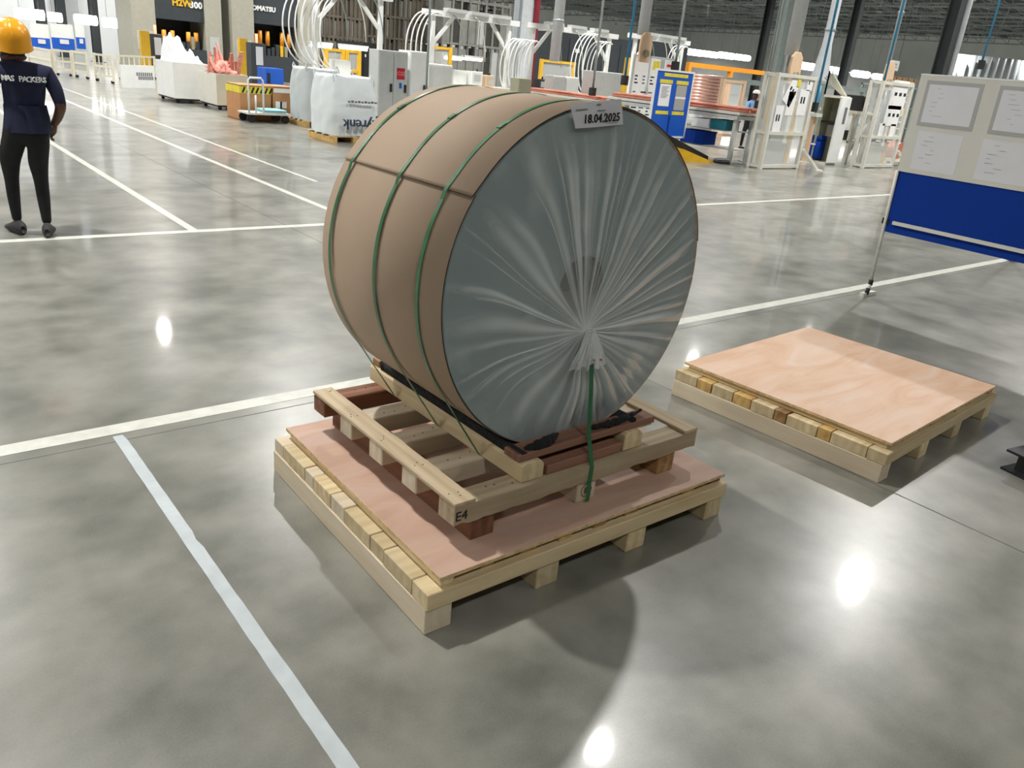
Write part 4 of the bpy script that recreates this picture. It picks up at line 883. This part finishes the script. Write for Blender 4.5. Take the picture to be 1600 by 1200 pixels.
# cartons on a rack behind
for k in range(4):
    q = PY(1398+k*9.5, 118, 17); t = thing('stacked_carton', ['brown carton first from the left on the rack under the hanging sign', 'brown carton second from the left on the rack under the hanging sign', 'brown carton third from the left on the rack under the hanging sign', 'brown carton last on the right on the rack under the hanging sign'][k], 'box', (q.x, 17, 2.262)); MB().box(0, .42, 0, .5, 0, .34).build('box_body', 'knotty', t, bevel=.01); MB().box(.18, .24, -.004, .0, 0, .34).build('tape', 'kraft_edge', t)
q0 = PY(1378, 130, 17).x; q1 = PY(1436, 130, 17).x; t = thing('storage_rack', 'grey steel rack carrying brown cartons, behind the right machine guard', 'rack', (q0, 17, 0))
for x in (0, q1-q0):
    for y in (.05, .8): MB().box(x-.04, x+.04, y-.04, y+.04, 0, 2.26).build('post', 'steel_green', t)
for z in (.6, 1.4, 2.2): MB().box(-.04, q1-q0+.04, 0, .85, z, z+.06).build('shelf', 'steel_green', t)
# copper coil stack and tan guard behind the table
pc = PY(1101, 140, 17.5); t = thing('copper_coil', 'tall shiny stack of wound copper coil behind the blue notice board', 'coil', (pc.x, pc.y, 0)); z0c, z1c = ZAT(pc, 162), ZAT(pc, 117)
MB().cyl((0, 0, 0), (0, 0, z0c), .45, 20).build('pedestal', 'paint_grey', t)
prof = [(0, z0c)]
for k in range(9): zz = z0c+(z1c-z0c)*k/9; prof += [(.55, zz+.005), (.575, zz+(z1c-z0c)/36), (.585, zz+(z1c-z0c)/18), (.575, zz+(z1c-z0c)/12), (.55, zz+(z1c-z0c)/9-.005)]
prof += [(0, z1c)]; MB().lathe(prof, 36).build('winding', 'copper', t)
def frame_guard(label, px0, px1, pyt, Y, m):
    P = PY(px0, 140, Y); Q = P.copy(); P.z = 0; w = ALONG(Q, (1, 0, 0), px1); h = ZAT(P, pyt); t = thing('guard_frame', label, 'guard', P)
    for x in (0, w): MB().box(x-.06, x+.06, -.05, .05, 0, h).build('post', m, t)
    for z in (.3, 1.0, h-.05): MB().box(.06, w-.06, -.03, .03, z-.04, z+.04).build('rail', m, t)
    MB().box(.06, w-.06, -.004, .004, .34, h-.09).build('clear_panel', 'polycarbonate', t); return t
frame_guard('tan framed clear guard behind the copper table', 1128, 1160, 123, 15.0, 'beige_plastic')
frame_guard('yellow guard frame behind the big white bulk bag', 509, 535, 74, 24.5, 'paint_yellow')
frame_guard('yellow guard frame with white sheet right of the first yellow frame', 541, 560, 77, 24.5, 'paint_yellow')
frame_guard('yellow posted clear guard right of the tall white cabinet', 672, 700, 71, 23.5, 'paint_yellow')
frame_guard('yellow posted clear guard between the second and third gantry', 842, 892, 92, 23.0, 'paint_yellow')

# ------------------------------------------------------------------ worker behind the table
def worker():
    p = PY(1178, 150, 14.2); zt = ZAT(p, 140); t = thing('person', 'person in pale cap and light blue shirt working behind the copper table', 'person', (p.x, p.y, 0), R(150)); s = zt/1.66
    J = {'pel': (0,0,.88,.14), 'ch': (0,.03,1.15,.15), 'sh': (0,.06,1.30,.11), 'nk': (0,.09,1.38,.055), 'h0': (0,.12,1.46,.08), 'h1': (0,.13,1.56,.08),
         'sr': (.17,.06,1.28,.06), 'er': (.24,.15,1.05,.045), 'wr': (.17,.36,1.02,.03), 'sl': (-.17,.06,1.28,.06), 'el': (-.24,.15,1.05,.045), 'wl': (-.17,.36,1.02,.03),
         'kr': (.1,.0,.48,.065), 'ar': (.1,-.03,.07,.045), 'kl': (-.1,.02,.48,.065), 'al': (-.1,0,.07,.045)}
    n = list(J); ed = []
    for a in ('pel ch sh nk h0 h1', 'sh sr er wr', 'sh sl el wl', 'pel kr ar', 'pel kl al'): q = a.split(); ed += list(zip(q, q[1:]))
    me = bpy.data.meshes.new('w'); me.from_pydata([Vector(J[k][:3])*s for k in n], [(n.index(a), n.index(b)) for a, b in ed], []); o = bpy.data.objects.new('w', me); COL.objects.link(o); o.modifiers.new('s', 'SKIN')
    for k, d in zip(n, me.skin_vertices[0].data): d.radius = (J[k][3], J[k][3]*.85); d.use_root = k == 'pel'
    o.modifiers.new('u', 'SUBSURF').levels = 2; b = bpy.data.meshes.new_from_object(o.evaluated_get(bpy.context.evaluated_depsgraph_get())); bpy.data.objects.remove(o)
    for q in ('skin', 'cloth_blue', 'cloth_black'): b.materials.append(MATS[q])
    for q in b.polygons: q.use_smooth = True; z = q.center.z/s; q.material_index = 2 if z < .86 else (0 if z > 1.37 or (abs(q.center.x) > .12 and q.center.y/s > .2) else 1)
    ob = bpy.data.objects.new('body', b); COL.objects.link(ob); ob.parent = t
    MB().lathe([(.105, 0), (.1, .05), (.06, .095), (0, .1)], 20, c=(0, .13*s, 1.56*s)).build('cap', 'paint_offwhite', t); MB().box(-.07, .07, .2*s, .3*s, 1.56*s, 1.575*s).build('cap_peak', 'paint_offwhite', t)
    for x in (-.1, .1): MB().box(x-.045, x+.045, -.08, .17, 0, .07).build('shoe', 'shoe', t, bevel=.02)
    for x in (-.17, .17):
        mb = MB(); mb.tube([(x*s, .34*s, 1.02*s), (x*s, .42*s, 1.0*s)], [.03, .035], 8)
        for q in range(4): mb.tube([((x-.03+.02*q)*s, .41*s, 1.0*s), ((x-.03+.02*q)*s, (.46+.01*(q % 3))*s, .985*s), ((x-.03+.02*q)*s, (.475+.01*(q % 3))*s, .965*s)], .009, 6)
        mb.tube([((x-.035)*s, .37*s, 1.0*s), ((x-.06)*s, .41*s, .99*s)], .011, 6); mb.build('hand', 'skin', t)
worker()
# ------------------------------------------------------------------ things that hang from the roof
def duct(label, px, py, Y, r, ptop=None, nozzle=False, m='duct', cone=0):
    p = PY(px, py, Y); z0 = p.z; t = thing('extraction_duct', label, 'duct', (p.x, p.y, z0)); top = ZC-z0-.01
    if cone: MB().lathe([(r+cone, 0), (r, .9), (r, top)], 20).build('duct_pipe', m, t)
    else: MB().cyl((0, 0, 0), (0, 0, top), r, 20).build('duct_pipe', m, t)
    for k in range(2): MB().lathe([(r+.005, 0), (r+.02, .01), (r+.02, .05), (r+.005, .06)], 20, c=(0, 0, 1.2+k*2.4)).build('joint_ring', 'galv', t)
    if nozzle:
        mb = MB(); n = 24; w, h = .26, .75; out = [(-w*.75, 0), (w*.75, 0), (w*.9, h*.5), (w*.8, h*.85), (w*.35, h), (-w*.35, h), (-w*.8, h*.85), (-w*.9, h*.5)]
        vs = [(x, y, z-h*.9) for y in (-.05-r, .02-r) for x, z in out]; k = 8
        mb._add(vs, [tuple(range(k)), tuple(k+i for i in reversed(range(k)))]+[(i, k+i, k+(i+1) % k, (i+1) % k) for i in range(k)]); pl = mb.build('flap_plate', 'beige_plastic', t, bevel=.01)
        MB().cyl((0, -.12-r, -.45), (0, -.05-r, -.45), .09, 16).build('dial', 'machine_olive', pl)
    return t
duct('thick pale duct dropping down behind the date tag', 866, 96, 20.9, .17)
duct('pale duct ending in a beige flap plate above the white notice board', 1004, 55, 16.0, .15, nozzle=True)
duct('pale duct ending in a beige flap plate above the clear machine guard', 1236, 86, 11.6, .16, nozzle=True)
duct('pale blue-grey duct widening above the open olive machine', 1280, 126, 12.3, .12, cone=.12)
duct('thin pale duct ending in a beige flap plate above the right machine guard', 1388, 100, 11.2, .06, nozzle=True)
def hang(name, label, cat, px, py, Y, r, m):
    p = PY(px, py, Y); t = thing(name, label, cat, p); top = ZC-p.z-.01
    MB().cyl((0, 0, 0), (0, 0, top), r, 8).build('pole' if cat == 'pole' else 'line', m, t); MB().box(-r*2.2, r*2.2, -r*2.2, r*2.2, -.22, 0).build('end_fitting', 'paint_black', t); return t
hang('power_pole', 'thin steel power pole hanging in front of the white cabinets', 'pole', 666, 141, 17.0, .03, 'galv')
hang('power_pole', 'thin steel power pole hanging left of the broad grey cabinet', 'pole', 926.5, 137, 17.6, .035, 'galv')
hang('power_pole', 'thin steel power pole hanging behind the blue notice board', 'pole', 1056, 96, 15.4, .035, 'galv')
hang('power_pole', 'thin steel power pole hanging above the black screen', 'pole', 1194, 152, 11.4, .025, 'galv')
hang('air_hose', 'bright blue air hose hanging at the left of the white notice board', 'hose', 977, 118, 14.4, .03, 'pipe_blue')
hang('air_hose', 'bright blue air hose hanging along the widening duct', 'hose', 1274, 160, 11.3, .03, 'pipe_blue')
hang('air_hose', 'bright blue air hose hanging above the right machine guard', 'hose', 1378, 140, 11.0, .03, 'pipe_blue')
hang('air_hose', 'bright blue air hose hanging behind the display board', 'hose', 1535, 94, 9.5, .028, 'pipe_blue')
def column(label, px, Y, w, m, pipe=None):
    p = PY(px, 90, Y); t = thing('steel_column', label, 'column', (p.x, p.y, 0)); mb = MB()
    MB().box(-w/2, w/2, -w/2, -w/2+.03, .02, ZC-.01).build('flange', m, t); MB().box(-w/2, w/2, w/2-.03, w/2, .02, ZC-.01).build('flange', m, t); MB().box(-.02, .02, -w/2+.03, w/2-.03, .02, ZC-.01).build('web', m, t)
    MB().box(-w*.8, w*.8, -w*.8, w*.8, 0, .02).build('base_plate', m, t)
    if pipe: MB().cyl((w*.75, -w*.6, .05), (w*.75, -w*.6, ZC-.01), w*.22, 12).build('pipe', pipe, t)
column('grey steel column with pale pipe behind the clear machine guard', 1213, 17.5, .34, 'steel_green', 'duct')
column('dark steel column with grey pipe behind the display board', 1474, 11.5, .34, 'iron_dark', 'duct')
column('dark slim column far behind the copper table', 1188, 40, .5, 'iron_dark')
column('dark slim column far behind the open olive machine', 1324, 26, .42, 'iron_dark')
column('pale steel column with red pipe between first and second gantry', 812, 27, .55, 'duct', 'pipe_red')
column('dark column far behind the fence at the left edge', 72, 46, .4, 'press_dark'); column('dark column second from the left far behind the fence', 103, 47, .4, 'press_dark')
column('dark column third from the left far behind the fence', 153, 44, .35, 'press_dark'); column('dark column left of the first press far behind the fence', 195, 44, .35, 'press_dark')
def tubelight(label, px, py, Y, L, rz=0, wires=True, r=.05):
    p = PY(px, py, Y); t = thing('tube_light', label, 'lamp', p, rz, 'tube lights above the work places')
    MB().box(-L/2, L/2, -.07, .07, .03, .10).build('housing', 'paint_white', t); MB().tube([(-L/2+.03, 0, 0), (L/2-.03, 0, 0)], r, 8).build('tube', 'tube_glow', t)
    for x in (-L/2+.2, L/2-.2): MB().cyl((x, 0, .1), (x, 0, ZC-p.z-.01), .008, 5).build('wire', 'iron_dark', t)
TL = [(46, 22, 40, 1.1, 'leftmost tube light above the far left work place'), (86, 27, 44, .6, 'tube light second from the left edge'), (134, 31, 42, .95, 'tube light third from the left edge'), (176, 36, 41, .85, 'tube light left of the first press'),
      (501, 71, 23.5, .75, 'short tube light behind the arched tubes of the first gantry'), (552, 75, 26, 1.1, 'tube light above the yellow guard frames'), (708, 91, 26, .8, 'small tube light right of the tall white cabinet'), (738, 92, 25, .9, 'small tube light under the second gantry'),
      (1085, 82, 60, 2.6, 'tube light first from the left in the far row'), (1110, 85, 62, 2.6, 'tube light second from the left in the far row'), (1135, 87, 58, 2.6, 'tube light third from the left in the far row'), (1160, 90, 61, 2.6, 'tube light fourth from the left in the far row'),
      (1256, 103, 45, 3.4, 'tube light right of the flap plate above the clear guard'), (1298, 109, 48, 2.4, 'tube light behind the widening duct'), (1316, 112, 43, 1.6, 'tube light left of the dark slim column'), (1345, 116, 45, 3.0, 'tube light right of the dark slim column'), (1373, 120, 50, 2.4, 'rightmost tube light left of the hanging sign')]
for px, py, Y, L, lb in TL: tubelight(lb, px, py, Y, L, r=.32 if Y > 42.5 and px > 1000 else .2 if Y > 39 else .06)
p = PY(1395, 102, 22); t = thing('hanging_sign', 'pale grey sign hanging under the roof above the cartons', 'sign', p); MB().box(-.62, .62, -.02, .02, -.24, .24).build('plate', 'paint_grey', t)
mb = MB()
for r_ in range(2):
    for k in range(9): mb.box(-.42+k*.095, -.42+k*.095+.06, -.024, -.02, .03-.14*r_, .1-.14*r_)
mb.build('print', 'ink_soft', t)
for x in (-.5, .5): MB().cyl((x, 0, .24), (x, 0, ZC-p.z-.01), .01, 5).build('wire', 'iron_dark', t)
# rails and frames in the middle distance
def portal(label, px0, px1, pyt, Y, w, m):
    P = PY(px0, 130, Y); Q = P.copy(); P.z = 0; L = ALONG(Q, (1, 0, 0), px1); h = ZAT(P, pyt); t = thing('crane_portal', label, 'frame', P)
    n = max(2, int(L/3.5)+1)
    for k in range(n): MB().box(L*k/(n-1)-w/2, L*k/(n-1)+w/2, -w/2, w/2, 0, h-w).build('post', m, t)
    MB().box(-w/2, L+w/2, -w/2, w/2, h-w, h).build('beam', m, t)
portal('grey green steel frame behind the copper coil', 1098, 1212, 117, 21, .2, 'steel_green'); portal('grey green steel frame behind the open olive machine', 1288, 1350, 131, 15, .13, 'steel_green')
portal('orange brown rail on posts in the far middle', 1072, 1196, 97, 38, .3, 'paint_orange')
# dark machine block and racks behind the gantries
def block(label, px0, px1, pyt, Y, d, m, panels=3):
    P = PY(px0, 120, Y); Q = P.copy(); P.z = 0; w = ALONG(Q, (1, 0, 0), px1); h = ZAT(P, pyt); t = thing('machine_block', label, 'machine', P)
    MB().box(0, w, 0, d, 0, h).build('housing', m, t)
    for k in range(panels): MB().box(w*(k+.08)/panels, w*(k+.92)/panels, -.03, 0, h*.3, h*.92).build('panel', m, t)
    MB().box(w*.1, w*.16, -.06, 0, h*.75, h*.8).build('lamp_plate', 'paint_white', t)
block('dark machine block behind the third gantry', 882, 985, 50, 28, 4, 'press_dark', 4); block('dark machine block behind the last gantry', 1040, 1068, 66, 30, 3, 'press_dark', 2)
block('black machine block left of the grey switch cabinet', 566, 592, 66, 27, 2, 'paint_black', 2)
def rack(label, px0, px1, pyt, Y, nx, nz, m, pal_):
    P = PY(px0, 90, Y); Q = P.copy(); P.z = 0; w = ALONG(Q, (1, 0, 0), px1); h = ZAT(P, pyt); t = thing('storage_rack', label, 'rack', P); rnd = random.Random(int(px0))
    for k in range(nx+1):
        for y in (0, 1.1): MB().box(w*k/nx-.06, w*k/nx+.06, y-.06, y+.06, 0, h).build('upright', m, t)
    for k in range(nz): z = .2+(h-.4)*k/(nz-1); MB().box(0, w, -.07, 1.17, z-.06, z+.06).build('shelf', m, t)
    for k in range(nx):
        for q in range(nz-1):
            z = .27+(h-.4)*q/(nz-1); hh = (h-.4)/(nz-1)*rnd.uniform(.7, .95)
            MB().box(w*(k+.04)/nx, w*(k+.96)/nx, .0, 1.0, z, z+hh).build('load', rnd.choice(pal_), t)
rack('tall grey rack full of loads behind the first gantry', 486, 566, -20, 40, 12, 5, 'rack_brown', ['rack_brown', 'rack_grey', 'rack_dark', 'rack_brown']); rack('tall grey rack full of loads behind the switch cabinets', 572, 668, -20, 42, 14, 5, 'rack_brown', ['rack_brown', 'rack_dark', 'rack_dark', 'rack_grey'])
rack('tall rack behind the second gantry', 690, 790, -10, 40, 8, 3, 'rack_grey', ['rack_grey', 'paint_grey', 'rack_dark', 'rack_grey'])
# ------------------------------------------------------------------ presses at the far left
YP = 36.0
def press(label, pa, pb, pc_, pd, mark, msize, mcol, mpy, pslide):
    xa, xb, xc, xd = [PY(v, 60, YP).x for v in (pa, pb, pc_, pd)]; t = thing('stamping_press', label, 'press', (xa, YP, 0)); H0 = 7.5
    for a, b in ((0, xb-xa), (xc-xa, xd-xa)):
        c = MB().box(a, b, 0, 2.2, 0, H0).build('column', 'column_grey', t, bevel=.03); MB().box(a+.15, b-.15, -.02, 0, .9, 1.6).build('cover_plate', 'paint_grey', c)
    MB().box(xb-xa, xc-xa, .1, 2.1, ZAT((xb, YP), pslide), H0).build('slide', 'press_dark', t)
    MB().box(xb-xa, xc-xa, 1.9, 2.1, .9, ZAT((xb, YP), pslide)).build('rear_shield', 'paint_black', t)
    MB().box(xb-xa, xc-xa, .0, 2.1, 0, 1.05).build('bed', 'press_dark', t); MB().box(0, xd-xa, 0, 2.2, H0, H0+.6).build('crown', 'press_dark', t)
    W = xc-xb; zz = ZAT((xb, YP), 60 if pslide < 40 else 75)
    for k in (.18, .35, .68, .84): MB().cyl((xb-xa+W*k, .3, zz-.25), (xb-xa+W*k, .3, zz+.35), .09, 10).build('orange_cylinder', 'paint_orange', t)
    rnd = random.Random(int(pa))
    for k in range(9): MB().box(xb-xa+W*(k+.2)/10, xb-xa+W*(k+.9)/10, .2, .8, 1.05, 1.05+rnd.uniform(.2, .5)).build('die_block', rnd.choice(['paint_yellow', 'press_dark', 'machine_olive', 'steel_green']), t)
    for s_, col, fx, py_ in mark:
        text(t, s_, msize, (xb-xa+W*fx, .085, ZAT((xb, YP), py_)), FACE_S, col, ext=.01, bold=.012)
    return t
press('grey stamping press with dark slide, behind the white waste bin', 208, 246, 322, 348, [('H2W', 'paint_yellow', .55, 0), ('300', 'paint_white', .84, 1)], .34, 'paint_white', 3, 28)
press('grey stamping press with white lettering, behind the cream waste bin', 364, 398, 466, 500, [('KOMATSU', 'paint_white', .2, 12)], .26, 'paint_white', 12, 36)
def pedestal(label, px0, px1, pyt, Y):
    P = PY(px0, 90, Y); Q = P.copy(); P.z = 0; w = ALONG(Q, (1, 0, 0), px1); h = ZAT(P, pyt); t = thing('control_pedestal', label, 'control panel', P)
    MB().box(0, w, 0, .5, 0, h).build('body', 'press_dark', t, bevel=.02); MB().box(w*.35, w*.9, -.01, 0, h*.52, h*.92).build('sheet', 'paper', t); MB().cyl((w*.6, .2, h), (w*.6, .2, h+.3), .05, 8).build('signal_lamp', 'amber_glow', t)
pedestal('dark control pedestal with paper behind the white waste bin', 236, 256, 52, 33.6); pedestal('dark control pedestal with paper behind the cartons', 393, 413, 66, 30)
for lb, px, pyt, Y in (('yellow guard post before the first press column', 228, 48, 33), ('yellow guard post between the two presses', 380, 60, 33)):
    P = PY(px, 90, Y); P.z = 0; t = thing('yellow_post', lb, 'post', P); MB().box(-.16, .16, -.1, .1, .015, ZAT(P, pyt)).build('shaft', 'paint_yellow', t); MB().box(-.25, .25, -.2, .2, 0, .015).build('base_plate', 'paint_yellow', t)
P = PY(416, 120, 28); P.z = 0; t = thing('blue_crate', 'bright blue machine box behind the cartons', 'box', P); wq = ALONG(P, (1, 0, 0), 444); hq = ZAT(P, 106); MB().box(0, wq, 0, .8, .1, hq).build('body', 'paint_blue', t, bevel=.02); MB().box(.05, wq-.05, .05, .75, 0, .1).build('skid', 'paint_black', t); MB().box(wq*.05, wq*.2, -.05, 0, .3, hq*.8).build('valve', 'paint_black', t)
# fence line
def fence(label, A, B, pyt, infill):
    a = F(*A); b = F(*B); L = (b-a).length; t = thing('fence_panel', label, 'fence', a, math.atan2(b.y-a.y, b.x-a.x)); h = ZAT(a, pyt); m = 'paint_cream'
    for x in (.03, L-.03): MB().box(x-.03, x+.03, -.03, .03, .06, h).build('post', m, t)
    for z in (.2, h*.55, h-.04): MB().box(.06, L-.06, -.02, .02, z-.03, z+.03).build('rail', m, t)
    n = max(2, int(L/.28))
    if infill == 'bars':
        for k in range(1, n): MB().box(.06+(L-.12)*k/n-.015, .06+(L-.12)*k/n+.015, -.015, .015, .23, h-.07).build('bar', m, t)
    else: MB().box(.06, L-.06, -.006, .006, .23, h-.07).build('sheet', infill, t)
    for x in (.1, L-.1): MB().cyl((x, -.04, .04), (x, .04, .04), .04, 8).build('wheel', 'rubber', t)
fence('cream fence panel nearest the person\'s shoulder', (48, 109), (84, 117), 71, 'paint_offwhite'); fence('cream barred fence panel second from the person', (86, 117.5), (116, 120), 76, 'bars'); fence('cream fence panel with grey sheet, in the middle of the fence', (118, 120.5), (140, 124), 79, 'paint_grey')
fence('cream barred fence panel with wheels left of the pale sign', (150, 126), (179, 131), 82, 'bars'); fence('cream barred fence behind the pale sign board', (186, 124), (244, 124), 85, 'bars')
a = F(190, 137); b = F(242, 138); L = (b-a).length; t = thing('sign_board', 'pale cyan sign board standing on the floor before the fence', 'sign', a, math.atan2(b.y-a.y, b.x-a.x)); hs = ZAT(a, 101)
MB().box(0, L, -.03, .03, .0, hs).build('panel', 'film_cyan' if 0 else 'paint_white', t)
for z, x0, x1 in ((.62, .45, .95), (.45, .5, .97)):
    mb = MB()
    for k in range(8): q = L*(x0+(x1-x0)*k/8); mb.box(q, q+L*.04, -.034, -.03, hs*z-.05, hs*z+.05)
    mb.build('print', 'ink_soft', t)
# bright work places behind the fence
for lb, p0, p1 in (('blue work place screen nearest the person\'s helmet', 50, 79), ('blue work place screen in the middle behind the fence', 82, 117), ('blue work place screen at the right behind the fence', 120, 134)):
    P = PY(p0, 70, 37); Q = P.copy(); P.z = 0; wq = ALONG(Q, (1, 0, 0), p1); t = thing('work_screen', lb, 'screen', P); z1, z0 = ZAT(P, 58), ZAT(P, 76)
    MB().box(0, wq, 0, .05, z0, z1).build('panel', 'paint_blue', t); MB().box(wq*.35, wq*.75, -.02, 0, z0+.2, z1-.05).build('sheet', 'paper', t); MB().box(0, wq, 0, .05, z1, z1+.5).build('top_panel', 'paint_white', t)
    for x in (.04, wq-.04): MB().box(x-.04, x+.04, 0, .05, 0, z0).build('leg', 'paint_grey', t)
x0, x1 = PY(-30, 60, 49).x, PY(205, 60, 49).x
struct(MB().box(x0-6, x1, 49, 49.2, 0, 6.5).build('wall_partition', 'wall_white'))
struct(MB().box(PY(640, 60, 60).x, PY(900, 60, 60).x, 60, 60.2, 0, 5).build('wall_far_partition', 'wall_pale'))
# ribbed tanks along the far right
Pn = PY(1490, 95, 34); t = thing('ribbed_duct', 'row of pale vertical pipes far off above the display board', 'pipes', (Pn.x, 34, 0)); n = 16; s_ = (PY(1660, 110, 34).x-Pn.x)/n
for k in range(n): MB().cyl((k*s_, 0, 0), (k*s_, 0, ZAT((Pn.x+k*s_, 34), 84+k*1.2)), s_*.3, 10).build('pipe', 'duct', t)
